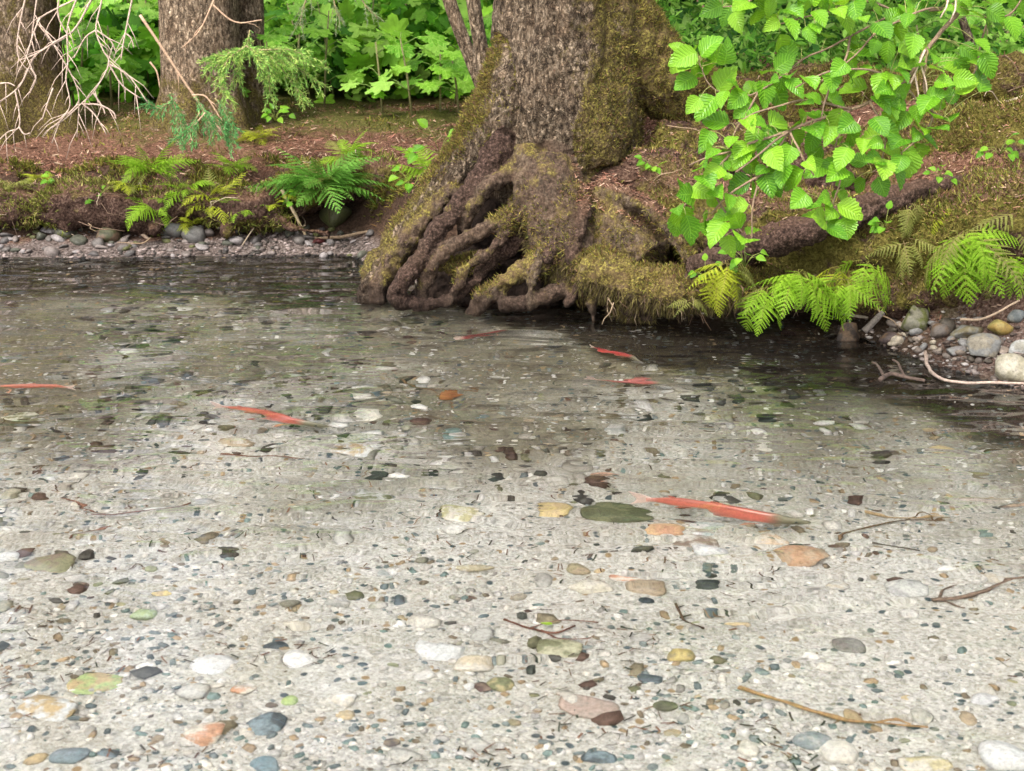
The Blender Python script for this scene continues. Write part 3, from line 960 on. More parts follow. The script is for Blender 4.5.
TRUNK = [(572, -700, 10.45, .44), (571, -300, 10.4, .46), (570, -60, 10.35, .49), (569, 30, 10.35, .51), (567, 90, 10.35, .54), (560, 150, 10.4, .58), (556, 200, 10.4, .6), (560, 260, 10.3, .5)]
ROOTS = {
    'flare_right': [(588, -40, 10.4, .27), (618, 25, 10.38, .30), (660, 78, 10.42, .27), (708, 104, 10.6, .22), (760, 122, 10.9, .17), (820, 125, 11.2, .12)],
    'buttress': [(583, 0, 10.3, .30), (588, 60, 10.2, .32), (592, 110, 10.1, .31), (596, 145, 10.02, .26), (600, 165, 10.0, .18)],
    'hollow': [(462, 225, 10.15, .14), (490, 225, 10.1, .22), (520, 240, 10.0, .24), (500, 265, 10.0, .20), (455, 275, 10.0, .16), (430, 300, 10.0, .12), (500, 305, 9.85, .2), (560, 300, 9.8, .2)],  # backing added behind the roots so the cavities look dark
    'hollow_right': [(640, 300, 9.7, .16), (700, 285, 9.75, .22), (780, 285, 9.7, .2)],  # same kind of dark backing, added under the overhang
    'flare_left': [(525, 60, 10.25, .26), (505, 110, 10.15, .25), (475, 155, 10.08, .20), (440, 195, 10.06, .165), (408, 235, 10.02, .13), (384, 268, 9.98, .115), (370, 296, 9.92, .105), (364, 316, 9.88, .10)],
    'left_toe': [(455, 185, 9.98, .12), (422, 222, 9.92, .09), (396, 258, 9.88, .08), (380, 285, 9.84, .075), (374, 312, 9.8, .07)],
    'bare': [(505, 140, 9.9, .12), (478, 185, 9.76, .10), (452, 214, 9.66, .09), (426, 245, 9.56, .08), (409, 272, 9.5, .075), (397, 292, 9.46, .07), (398, 303, 9.5, .06), (425, 304, 9.48, .055),
             (450, 300, 9.5, .06), (470, 286, 9.55, .065), (488, 264, 9.6, .07), (520, 240, 9.65, .08), (548, 225, 9.7, .1)],
    'arch': [(535, 155, 9.9, .11), (508, 174, 9.72, .075), (486, 190, 9.66, .07), (470, 212, 9.66, .07), (463, 230, 9.7, .06)],
    'brace': [(540, 190, 9.7, .10), (522, 212, 9.6, .075), (496, 223, 9.55, .07), (470, 236, 9.55, .065), (446, 250, 9.55, .065), (430, 268, 9.57, .06), (424, 290, 9.57, .05), (422, 305, 9.57, .045)],
    'post': [(528, 150, 9.85, .09), (524, 185, 9.66, .06), (522, 220, 9.6, .05)],
    'low_loop': [(590, 240, 9.5, .14), (556, 256, 9.42, .12), (522, 272, 9.4, .10), (500, 286, 9.4, .09), (478, 304, 9.4, .08), (470, 318, 9.4, .07)],
    'mat': [(436, 262, 9.68, .075), (458, 266, 9.66, .095), (480, 262, 9.7, .085), (498, 258, 9.72, .06)],
    'strand_b': [(515, 205, 9.6, .05), (505, 232, 9.52, .04), (492, 250, 9.5, .035), (468, 268, 9.5, .04), (452, 296, 9.46, .035), (447, 310, 9.46, .03)],
    'strand_c': [(552, 235, 9.45, .06), (540, 258, 9.36, .05), (530, 285, 9.3, .045), (534, 308, 9.28, .035)],
    'strand_d': [(575, 180, 9.7, .06), (585, 215, 9.4, .05), (572, 250, 9.3, .045), (580, 280, 9.25, .04), (565, 305, 9.25, .03)],
    'strand_f': [(600, 190, 9.6, .06), (640, 205, 9.35, .055), (672, 232, 9.2, .05), (690, 262, 9.1, .045)],
    'strand_g': [(545, 175, 9.68, .05), (540, 205, 9.48, .04), (556, 225, 9.4, .04), (548, 262, 9.3, .035)],
    'low_front': [(600, 285, 9.35, .10), (560, 290, 9.35, .09), (530, 300, 9.33, .07), (500, 306, 9.33, .05)],
    'root_ball': [(548, 165, 9.85, .20), (556, 205, 9.68, .26), (568, 245, 9.55, .25), (585, 278, 9.45, .18)],
    'ball_right': [(590, 200, 9.75, .20), (625, 235, 9.55, .24), (650, 262, 9.4, .18)],
    'long_log': [(590, 268, 9.3, .15), (640, 287, 9.15, .14), (690, 290, 9.05, .13), (735, 287, 9.0, .11), (780, 282, 9.0, .08)],
    'drip': [(590, 285, 9.3, .05), (592, 300, 9.2, .03), (594, 318, 9.18, .02), (596, 330, 9.18, .015)],
    'drip2': [(615, 300, 9.2, .06), (632, 314, 9.15, .045), (655, 318, 9.1, .03)],
    'ridge': [(640, 225, 9.55, .14), (690, 215, 9.6, .16), (740, 205, 9.7, .14), (800, 190, 9.8, .1)],
    'long_bare': [(690, 268, 9.0, .07), (740, 250, 8.85, .085), (790, 236, 8.75, .09), (835, 221, 8.72, .09), (880, 205, 8.75, .085), (930, 191, 8.9, .075), (985, 180, 9.1, .06), (1040, 175, 9.3, .05)],
}
for k_, sc_ in (('bare', .80), ('arch', .8), ('brace', .8), ('low_loop', .82), ('left_toe', .85), ('low_front', .8), ('mat', .62), ('strand_b', .8), ('strand_c', .8), ('strand_g', .8)):
    ROOTS[k_] = [(a, b, c, r * sc_) for a, b, c, r in ROOTS[k_]]
paths = {'trunk': PX(TRUNK)}
for k_, r_ in ROOTS.items(): paths[k_] = PX(r_)
tube_list = [tube(p_, 28 if k_ == 'trunk' else 14, 0.05, i_) for i_, (k_, p_) in enumerate(paths.items())]
V, Nn, Fc = remesh(tube_list, 0.0155, 3)
# nearest skeleton for each vertex
names = list(paths)
best = np.full(len(V), 1e9); who = np.zeros(len(V), int)
for i_, k_ in enumerate(names):
    p_ = paths[k_]
    dmin = np.full(len(V), 1e9)
    for q in p_:
        dmin = np.minimum(dmin, np.linalg.norm(V - q[:3], axis=1) - q[3])
    better = dmin < best
    best[better] = dmin[better]; who[better] = i_
is_trunk = who == names.index('trunk')
# bark plates on the trunk, ropey ridges on roots
ang = np.arctan2(V[:, 1] - 10.35, V[:, 0] - 0.42)
plates = fbm(np.stack([ang * 5.5, V[:, 2] * 1.6, V[:, 2] * 0], 1), 3, 21)
ridg = 1 - np.abs(fbm(np.stack([ang * 9, V[:, 2] * 2.6, V[:, 0] * 2], 1), 3, 22)) * 2
lump = fbm(V * 4.5, 4, 23); fine_ = fbm(V * 17, 3, 24); tiny = fbm(V * 42, 2, 25)
disp = np.where(is_trunk, 0.035 * plates + 0.018 * ridg, 0.0) + np.where(is_trunk, 0.012, 0.040) * lump + np.where(is_trunk, 0.022, 0.034) * fine_ + 0.012 * tiny
V = V + Nn * disp[:, None]
# mossiness: the side of the trunk facing right, the tops of roots, hummocks
xm = V[:, 0]
moss = np.clip(0.30 * np.clip(Nn[:, 2], 0, 1) + 0.22, 0, 1)
tm = 0.16 + 0.52 * smooth(0.25, 0.75, xm + 0.16 * lump + 0.12 * (V[:, 2] - 1.5))
moss = np.where(is_trunk, tm, moss)
for nm_, val in (('flare_right', .70), ('buttress', .66), ('flare_left', .30), ('hollow', 0), ('hollow_right', 0), ('left_toe', .48), ('long_log', .66), ('root_ball', .32), ('ball_right', .48), ('drip', .5), ('drip2', .5), ('ridge', .5),
                 ('bare', .16), ('long_bare', .02), ('brace', .32), ('low_loop', .55), ('arch', .38), ('post', .36), ('low_front', .3), ('mat', .75), ('strand_b', .35), ('strand_c', .4), ('strand_d', .3), ('strand_f', .45), ('strand_g', .3)):
    q_ = who == names.index(nm_)
    moss[q_] = val + 0.15 * np.clip(Nn[q_, 2], -0.5, 1)
_fl = who == names.index('flare_left')
moss[_fl] = 0.22 + 0.5 * smooth(-0.15, -0.8, Nn[_fl, 0]) + 0.25 * smooth(9.95, 9.8, V[_fl, 1]) * 0
bare = np.zeros(len(V))
shade_wet = ((who == names.index('hollow')) | (who == names.index('hollow_right'))).astype(float)  # cavity shade painted near-black on the hollow backings
shade_wet = np.maximum(shade_wet, 0.75 * (1 - smooth(0.03, 0.22, V[:, 2] + 0.08 * lump)))
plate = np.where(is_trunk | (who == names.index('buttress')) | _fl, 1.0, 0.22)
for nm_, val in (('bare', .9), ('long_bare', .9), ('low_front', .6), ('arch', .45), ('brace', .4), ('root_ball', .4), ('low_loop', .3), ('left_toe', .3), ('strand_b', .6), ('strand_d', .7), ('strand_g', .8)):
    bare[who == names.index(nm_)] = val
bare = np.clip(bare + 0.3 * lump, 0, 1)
# needles caught on the shelf right of the buttress
litter = smooth(0.45, 0.8, Nn[:, 2]) * smooth(0.35, 0.5, V[:, 0]) * (V[:, 2] < 1.3) * (V[:, 2] > 0.35)
wet = (1 - smooth(0.02, 0.16, V[:, 2]))
moss = moss * (1 - 0.8 * wet) * (1 - 0.6 * shade_wet); litter = litter * (~is_trunk) * smooth(0.42, 0.6, V[:, 2]) * np.where(who == names.index('long_bare'), 0.25, 1.0)
loc0 = G(470, 300, 0)
root0 = empty('spruce_tree', (0.42, 10.35, 0.3), 'huge mossy spruce trunk with exposed tangled roots standing at the water edge', 'tree')
fwho = who[Fc[:, 0]]
GROUPS = [('trunk', ['trunk', 'buttress', 'hollow', 'hollow_right']), ('root', ['flare_right']), ('root', ['flare_left']), ('root', ['left_toe']), ('root', ['mat']), ('root', ['strand_b']), ('root', ['strand_c']), ('root', ['strand_d']), ('root', ['strand_f']), ('root', ['bare']), ('root', ['arch', 'post']), ('root', ['brace']),
          ('root', ['low_loop']), ('root', ['low_front']), ('root', ['root_ball', 'strand_g']), ('root', ['ball_right', 'ridge']), ('root', ['long_log', 'drip', 'drip2']), ('root', ['long_bare'])]
LAB = {'flare_right': 'thick mossy root spreading right into the bank', 'flare_left': 'mossy root sloping left to the water', 'bare': 'smooth reddish root looping along the water',
       'long_bare': 'long bare purplish root lying across the bank', 'long_log': 'horizontal moss covered root above the dark hollow', 'root_ball': 'bulging earthy root mass'}
# vertex normals of the displaced whole, kept on the split pieces so that no seam shows
tmpm = np_mesh('tmp', V, Fc)
vn = np.empty(len(V) * 3, np.float32); tmpm.vertices.foreach_get('normal', vn); vn = vn.reshape(-1, 3)
bpy.data.meshes.remove(tmpm)
for nm_, mem in GROUPS:
    ids = [names.index(q) for q in mem]
    f = Fc[np.isin(fwho, ids)]
    if not len(f): continue
    u, inv = np.unique(f, return_inverse=True)
    me = np_mesh(nm_, local(V[u], root0), inv.reshape(f.shape), M_bark, True, None, {'moss': moss[u], 'bare': bare[u], 'litter': litter[u], 'plate': plate[u], 'soil': shade_wet[u]})
    if len(me.vertices) == len(u):
        me.normals_split_custom_set_from_vertices([tuple(q) for q in vn[u].tolist()])
    o = mobj(nm_, me, root0)
    if mem[0] in LAB: o['label'] = LAB[mem[0]]


# blades of moss
BL_V = np.array([(-.12, 0, 0), (.12, 0, 0), (.02, .1, .6), (0, .35, 1.0)]); BL_F = np.array([(0, 1, 2), (0, 2, 3)])


def moss_on(name, Vv, Nv, weight, n, size, parent, pal, label=None, droop=0.0, thin=1.0):
    w = np.clip(weight, 0, None) ** 1.5
    # only what faces the stream side needs blades
    w = w * (Nv[:, 1] < 0.5)
    w = w / w.sum()
    idx = rng.choice(len(Vv), n, p=w)
    pos = Vv[idx] + rng.normal(0, 0.008, (n, 3))
    nn = Nv[idx] * 0.8 + rng.normal(0, 0.45, (n, 3)); nn[:, 2] += 0.25 - droop
    nn /= np.linalg.norm(nn, axis=1)[:, None]
    t = rng.normal(0, 1, (n, 3)); t -= nn * (t * nn).sum(1)[:, None]; t /= np.linalg.norm(t, axis=1)[:, None]
    b = np.cross(nn, t)
    R_ = np.stack([t, b, nn], 2)
    p_ = np.array(pal); c = p_[rng.integers(0, len(p_), n)] * rng.uniform(.6, 1.3, (n, 1))
    sc = size * rng.uniform(.5, 1.4, n)
    sc = np.stack([sc * thin, sc * thin, sc], 1)
    if parent is not None: pos = pos - np.array(parent.location[:])
    o = scatter(name, BL_V, BL_F, pos, R_, sc, c, M_moss, parent)
    return tag(o, label, kind='stuff')


MOSSP = [(0.27, 0.21, 0.05), (0.20, 0.15, 0.045), (0.38, 0.31, 0.08), (0.12, 0.10, 0.04), (0.18, 0.10, 0.06), (0.22, 0.13, 0.08), (0.22, 0.21, 0.05), (0.10, 0.12, 0.03), (0.33, 0.30, 0.07)]
mm_ = fbm(V * 3.2, 4, 31)
vis = (V[:, 2] < 2.6) & (V[:, 2] > 0.03)
moss_on('moss', V, Nn, np.clip(moss - 0.45 + 0.9 * mm_, 0, 1) * vis * (shade_wet < .7), 64000, 0.027, root0, MOSSP)
moss_on('hanging_moss', V, Nn, (Nn[:, 2] < -0.2) * (who == names.index('long_log')) * 1.0 + (Nn[:, 2] < -0.1) * (who == names.index('drip2')) * 1.0 + (who == names.index('root_ball')) * (Nn[:, 2] < -.1), 7000, 0.062, root0, [(0.14, 0.11, 0.04), (0.2, 0.17, 0.06), (0.07, 0.055, 0.03), (0.1, 0.07, 0.045)], droop=1.4, thin=.4)

# ------------------------------------------------------------------ overhanging right bank
rows = [(600, 215, 9.95, .34), (650, 205, 9.9, .36), (700, 218, 9.65, .32), (752, 232, 9.4, .30), (805, 240, 9.2, .31), (860, 246, 9.05, .31), (915, 244, 8.95, .32), (970, 236, 8.85, .35), (1040, 232, 8.7, .40), (1130, 235, 8.5, .42), (1260, 240, 8.2, .45), (1420, 250, 7.9, .45)]
low = [(770, 282, 9.05, .13), (820, 288, 8.95, .15), (870, 293, 8.82, .15), (920, 298, 8.7, .15), (970, 300, 8.6, .16), (1030, 300, 8.5, .2), (1120, 300, 8.35, .25)]
lip2 = [(655, 160, 10.3, .28), (720, 165, 10.3, .3), (800, 172, 10.1, .32), (880, 168, 9.9, .32), (960, 160, 9.7, .34), (1060, 150, 9.5, .4), (1200, 150, 9.3, .45)]
ridge_top = [(690, 105, 11.2, .16), (750, 98, 11.3, .2), (830, 95, 11.2, .2), (900, 100, 11.0, .2), (960, 95, 10.9, .24), (1040, 92, 10.8, .26), (1180, 90, 10.6, .3)]
parts_ = [tube(PX(r_), 16, 0.08, 3 + i_) for i_, r_ in enumerate((rows, low, lip2, ridge_top))]
BV, BN, BF = remesh(parts_, 0.022, 4)
bl = fbm(BV * 2.6, 4, 41); bf = fbm(BV * 9, 4, 42); bt = fbm(BV * 30, 2, 43)
BV = BV + BN * (0.10 * bl + 0.055 * bf + 0.014 * bt)[:, None]
bmoss = np.clip(0.33 + 0.15 * BN[:, 2] + 0.35 * smooth(1.6, 2.6, BV[:, 0]) * 0.6 + 0.9 * fbm(BV * 1.7, 2, 44), 0, 1)
blit = smooth(0.55, 0.85, BN[:, 2]) * np.clip(0.4 + 1.6 * fbm(BV * 1.5 + 9, 2, 45), 0, 1)
bank = mobj('mossy_bank', np_mesh('mossy_bank', BV, BF, M_bank, True, None, {'moss': bmoss, 'litter': blit}))
tag(bank, 'overhanging mossy earth bank on the right above the water', kind='structure')
moss_on('bank_moss', BV, BN, np.clip(bmoss - 0.3 + 0.6 * fbm(BV * 4, 3, 46), 0, 1) * (BV[:, 0] < 4.6), 52000, 0.034, None,
        [(0.30, 0.26, 0.06), (0.20, 0.17, 0.045), (0.13, 0.14, 0.03), (0.4, 0.34, 0.1), (0.15, 0.09, 0.045), (0.22, 0.27, 0.05)], 'shaggy yellow green moss covering the right bank')

# the far bank's own overhanging lip
rows = [(-260, 206, 12.05, .2), (-120, 210, 12.0, .2), (-30, 204, 11.95, .2), (40, 208, 11.9, .18), (95, 203, 11.87, .17), (150, 209, 11.86, .21), (205, 204, 11.88, .16), (250, 210, 11.86, .2), (300, 196, 12.0, .19), (345, 186, 12.1, .15), (395, 176, 12.2, .14)]
roots_ = [[(150, 190, 11.9, .05), (165, 215, 11.75, .04), (150, 232, 11.6, .03)], [(250, 195, 11.9, .05), (240, 215, 11.75, .04), (225, 232, 11.62, .03)], [(60, 200, 11.95, .04), (40, 214, 11.85, .04), (-10, 217, 11.8, .03)], [(270, 200, 11.9, .06), (285, 225, 11.7, .05), (330, 234, 11.6, .04)]]
FV, FN, FF = remesh([tube(PX(rows), 14, .12, 3)] + [tube(PX(r_), 8, .1, 2) for r_ in roots_], 0.024, 3)
fl_ = fbm(FV * 3.2, 4, 141); ff_ = fbm(FV * 10, 4, 142)
FV = FV + FN * (0.11 * fl_ + 0.06 * ff_ + 0.014 * fbm(FV * 30, 2, 143))[:, None]
fmoss = np.clip(0.42 + 0.2 * FN[:, 2] + 0.7 * fbm(FV * 1.9, 2, 144), 0, 1)
far_bank = mobj('far_mossy_bank', np_mesh('far_mossy_bank', FV, FF, M_bank, True, None, {'moss': fmoss, 'litter': smooth(.3, .8, FN[:, 2])}))
tag(far_bank, 'mossy lip of the far left bank overhanging the gravel', kind='structure')
moss_on('far_moss', FV, FN, np.clip(fmoss - .25 + .8 * fbm(FV * 4, 3, 146), 0, 1), 15000, 0.045, None, [(0.28, 0.30, 0.06), (0.18, 0.2, 0.04), (0.12, 0.14, 0.03), (0.4, 0.36, 0.12), (0.15, 0.09, 0.045)], 'green moss on the lip of the far bank')

# moss and needle litter on the ground sheet
N = 60000
xx = rng.uniform(-6.2, 5.5, N); yy = 11.3 + 5.0 * rng.random(N) ** 1.3
zz, aa = terrain(xx, yy)
e_ = 0.02
zx, _a = terrain(xx + e_, yy); zy, _b = terrain(xx, yy + e_)
nn_ = np.stack([-(zx - zz) / e_, -(zy - zz) / e_, np.ones(N)], 1); nn_ /= np.linalg.norm(nn_, axis=1)[:, None]
gp_ = np.stack([xx, yy, zz], 1)
face = smooth(0.6, 0.8, aa['s']) * (1 - smooth(1.3, 1.7, aa['s']))
wg = (aa['s'] > 0.55) * np.clip(face * (0.1 + 2.0 * fbm(gp_ * 3, 3, 51)) + 0.35 * aa['moss'] * (0.2 + 3 * fbm(gp_ * 1.5, 2, 52)), 0, 1)
moss_on('ground_moss', gp_, nn_, wg * (1 - 0.7 * smooth(1.2, 1.5, aa['s'])), 20000, 0.05, None, [(0.16, 0.18, 0.03), (0.26, 0.27, 0.05), (0.08, 0.09, 0.02), (0.3, 0.24, 0.06), (0.12, 0.07, 0.03)], 'tufts of moss along the far bank edge')
NV = np.array([(-.5, -.06, 0), (.5, -.05, 0.02), (.5, .05, 0.02), (-.5, .06, 0)]); NF = np.array([(0, 1, 2, 3)])


def litter_at(name, pos, size, pal, label, parent=None, tilt=0.35):
    n = len(pos)
    r = rot_mats(rng.uniform(0, 6.28, n), rng.normal(0, tilt, n), rng.normal(0, tilt, n))
    p_ = np.array(pal); c = p_[rng.integers(0, len(p_), n)] * rng.uniform(.6, 1.3, (n, 1))
    sc = np.stack([size * rng.uniform(.5, 1.8, n), size * rng.uniform(.6, 2.5, n), np.ones(n) * size], 1)
    return tag(scatter(name, NV, NF, pos, r, sc, c, M_litter, parent), label, kind='stuff')


k_ = (aa['s'] > 0.9) & (rng.random(N) < np.clip(0.75 - 1.3 * fbm(gp_ * 1.2, 3, 53), 0.1, 1))
LITP = [(0.23, 0.105, 0.065), (0.13, 0.06, 0.04), (0.34, 0.18, 0.12), (0.07, 0.035, 0.025), (0.45, 0.30, 0.21), (0.28, 0.13, 0.09)]
litter_at('needle_litter', gp_[k_] + np.array([0, 0, .012]), 0.034, LITP, 'reddish brown needles and twigs littering the forest floor')
k2_ = k_ & (rng.random(N) < .12)
litter_at('twig_litter', gp_[k2_] + np.array([0, 0, .02]), 0.05, LITP + [(0.4, 0.3, 0.2)], 'small dry twigs lying on the forest floor')
N2 = 26000
xx2 = rng.uniform(0.9, 4.9, N2); yy2 = rng.uniform(8.2, 12.3, N2)
zz2, aa2 = terrain(xx2, yy2)
kk = aa2['s'] > 0.5
gp2 = np.stack([xx2, yy2, zz2], 1)[kk]
litter_at('slope_litter', gp2[::2] + np.array([0, 0, .01]), 0.032, LITP, 'needle litter on the slope of the right bank', None, .5)
moss_on('slope_moss', gp2, np.tile((0, -.3, .95), (len(gp2), 1)), np.clip(.35 + 1.8 * fbm(gp2 * 2.2, 3, 92), 0, 1), 16000, 0.036, None, [(0.28, 0.24, 0.06), (0.18, 0.16, 0.045), (0.11, 0.12, 0.03), (0.36, 0.3, 0.1), (0.13, 0.08, 0.045)], 'moss on the slope of the right bank')
sel_ = np.where((BN[:, 2] > 0.45))[0]
idx = rng.choice(sel_, 12000)
litter_at('bank_litter', BV[idx] + BN[idx] * 0.01, 0.03, LITP, 'brown needle litter lying on top of the right bank')
sel_ = np.where((Nn[:, 2] > 0.5) & (litter > 0.3))[0]
if len(sel_):
    idx = rng.choice(sel_, 3000)
    litter_at('root_litter', V[idx] + Nn[idx] * 0.01 - np.array(root0.location[:]), 0.028, LITP, None, root0)

# dry twigs and thin roots over both banks
s_ = Soup()
for k in range(210):
    if k < 120:
        i_ = int(rng.integers(0, len(BV))); p0, n0 = BV[i_], BN[i_]
        if p0[0] > 4.2 or n0[1] > .3: continue
    else:
        i_ = int(rng.integers(0, len(FV))); p0, n0 = FV[i_], FN[i_]
        if n0[1] > .3: continue
    p0 = Vector(p0) + Vector(n0) * .01; L = rnd.uniform(.08, .42); d_ = Vector((rnd.uniform(-1, 1), rnd.uniform(-.5, .2), rnd.uniform(-.7, .35))).normalized()
    pts = []
    for j in range(5):
        pts.append((*(p0 + d_ * L * j / 4 + Vector(n0) * .05 * math.sin(j * .8) + Vector((rnd.uniform(-1, 1), 0, rnd.uniform(-1, 1))) * .018), rnd.uniform(.003, .007) * (1 - .15 * j)))
    s_.add(*tube(catmull(pts, 3), 5), rnd.choice([(0.30, 0.21, 0.13), (0.14, 0.09, 0.06), (0.42, 0.33, 0.23), (0.2, 0.13, 0.09)]))
tag(mobj('dead_twigs', s_.mesh('dead_twigs', M_wood)), 'dry twigs and thin roots tangled over the mossy banks', kind='stuff')

# dangling rootlets under the overhang
s_ = Soup()
for k in range(260):
    px = rnd.uniform(600, 1015)
    far_ = k % 3 == 0
    if far_: px = rnd.uniform(-10, 380)
    Yb = np.interp(px, [600, 700, 800, 900, 1020], [9.15, 8.95, 8.85, 8.7, 8.5]) + rnd.uniform(-.08, .12)
    py = np.interp(px, [600, 700, 800, 870, 1020], [300, 298, 285, 285, 290]) + rnd.uniform(-14, 6)
    if far_: Yb = rnd.uniform(11.8, 11.95); py = rnd.uniform(196, 212)
    p0 = W(px, py, Yb); ln = rnd.uniform(.08, .26)
    pts, q = [], Vector(p0)
    for j in range(4):
        pts.append((*q, 0.0045 * (1 - j * .2) * rnd.uniform(.7, 1.3)))
        q = q + Vector((rnd.uniform(-.04, .04), rnd.uniform(-.03, .02), -ln / 4 * rnd.uniform(.3, 1.4)))
    c = rnd.choice([(0.16, 0.10, 0.06), (0.3, 0.22, 0.14), (0.08, 0.05, 0.03)])
    s_.add(*tube(pts, 3), c)
tag(mobj('rootlets', s_.mesh('rootlets', M_wood)), 'thin rootlets dangling from the undercut bank', kind='stuff')

# ------------------------------------------------------------------ ferns
def frond_data(n=17, curve=0.5, width=0.27, taper=1.0, seed=0):
    """frond along +Y, length 1, arching down; tints left to caller. returns verts, faces(list), stemmask"""
    r = random.Random(seed)
    v, f, m = [], [], []

    def at(t):
        a = curve * t
        # arc
        if abs(curve) < 1e-3: return Vector((0, t, 0)), 0
        return Vector((0, math.sin(a) / curve, -(1 - math.cos(a)) / curve)), -a
    for i in range(9):
        t = i / 8
        p, a = at(t)
        w = 0.008 * (1 - .7 * t)
        v += [p + Vector((-w, 0, 0)), p + Vector((w, 0, 0)), p + Vector((0, 0, -w * 1.3))]; m += [1, 1, 1]
        if i:
            b = len(v) - 6
            for j in range(3):
                f.append((b + j, b + (j + 1) % 3, b + 3 + (j + 1) % 3, b + 3 + j))
    lat = r.uniform(-.16, .16)
    v = [q + Vector((lat * q.y * q.y, 0, 0)) for q in v]
    for i in range(n):
        t = 0.20 + 0.79 * (i / (n - 1)) ** 0.92
        p, a = at(t)
        p = p + Vector((lat * p.y * p.y, 0, 0))
        prof = width * 1.35 * min(1, (t - 0.10) / 0.12) * (1.02 - t) ** 0.85
        prof = max(prof, 0.02)
        for sd in (-1, 1):
            L = prof * r.uniform(.82, 1.12)
            sweep = 0.30 + 0.45 * t + r.uniform(-.12, .12)
            dirv = Vector((sd * math.cos(sweep), math.sin(sweep) * math.cos(a), math.sin(sweep) * math.sin(a) - 0.12 - r.uniform(0, .30))).normalized()
            nrm = dirv.cross(Vector((0, math.cos(a), math.sin(a)))).normalized() * sd
            wv = nrm.cross(dirv).normalized()
            k = max(4, int(L / 0.024))
            hw = 0.030 * (0.35 + L / width * 0.6)
            for j in range(k):
                u = (j + 0.35) / k
                c = p + dirv * (L * u) + Vector((0, 0, -0.12 * L * u * u))
                ww = hw * (1 - u) ** 0.6 * 1.0 + 0.004
                ln = L / k * 0.62
                for s2 in (-1, 1):
                    b = len(v)
                    tip = c + wv * s2 * ww + dirv * ln * 0.9
                    v += [c - dirv * ln, c + dirv * ln * 0.8, tip + dirv * ln * .25 + Vector((0, 0, r.uniform(-.008, .004))), tip - dirv * ln * .30]
                    m += [0, 0, 0, 0]
                    f.append((b, b + 1, b + 2, b + 3))
            b = len(v)
            e = p + dirv * L
            v += [p - wv * .004, p + wv * .004, e]; m += [1, 1, 0]; f.append((b, b + 1, b + 2))
    return np.array([q[:] for q in v]), f, np.array(m)


FRONDS = {}
for key, (c1, c2, cs) in {'bright': ((0.29, 0.48, 0.028), (0.20, 0.39, 0.02), (0.25, 0.25, 0.05)), 'yellow': ((0.42, 0.47, 0.03), (0.32, 0.40, 0.02), (0.35, 0.28, 0.08)),
                          'deep': ((0.10, 0.27, 0.03), (0.16, 0.36, 0.05), (0.14, 0.16, 0.04)), 'dull': ((0.26, 0.26, 0.06), (0.20, 0.24, 0.05), (0.25, 0.18, 0.08))}.items():
    lst = []
    for s in range(4):
        v_, f_, m_ = frond_data(11 + (s % 3), 0.6 + 0.35 * s, 0.31 + 0.025 * s, seed=s)
        t_ = np.where(m_[:, None] > 0, np.array(cs), np.array(c1) * (1 - v_[:, 1:2]) + np.array(c2) * v_[:, 1:2])
        t_ = t_ * (1 + 0.15 * rng.uniform(-1, 1, (len(v_), 1)))
        lst.append(np_mesh('frond', v_, f_, M_fern, False, np.clip(t_, 0, 1)))
    FRONDS[key] = lst

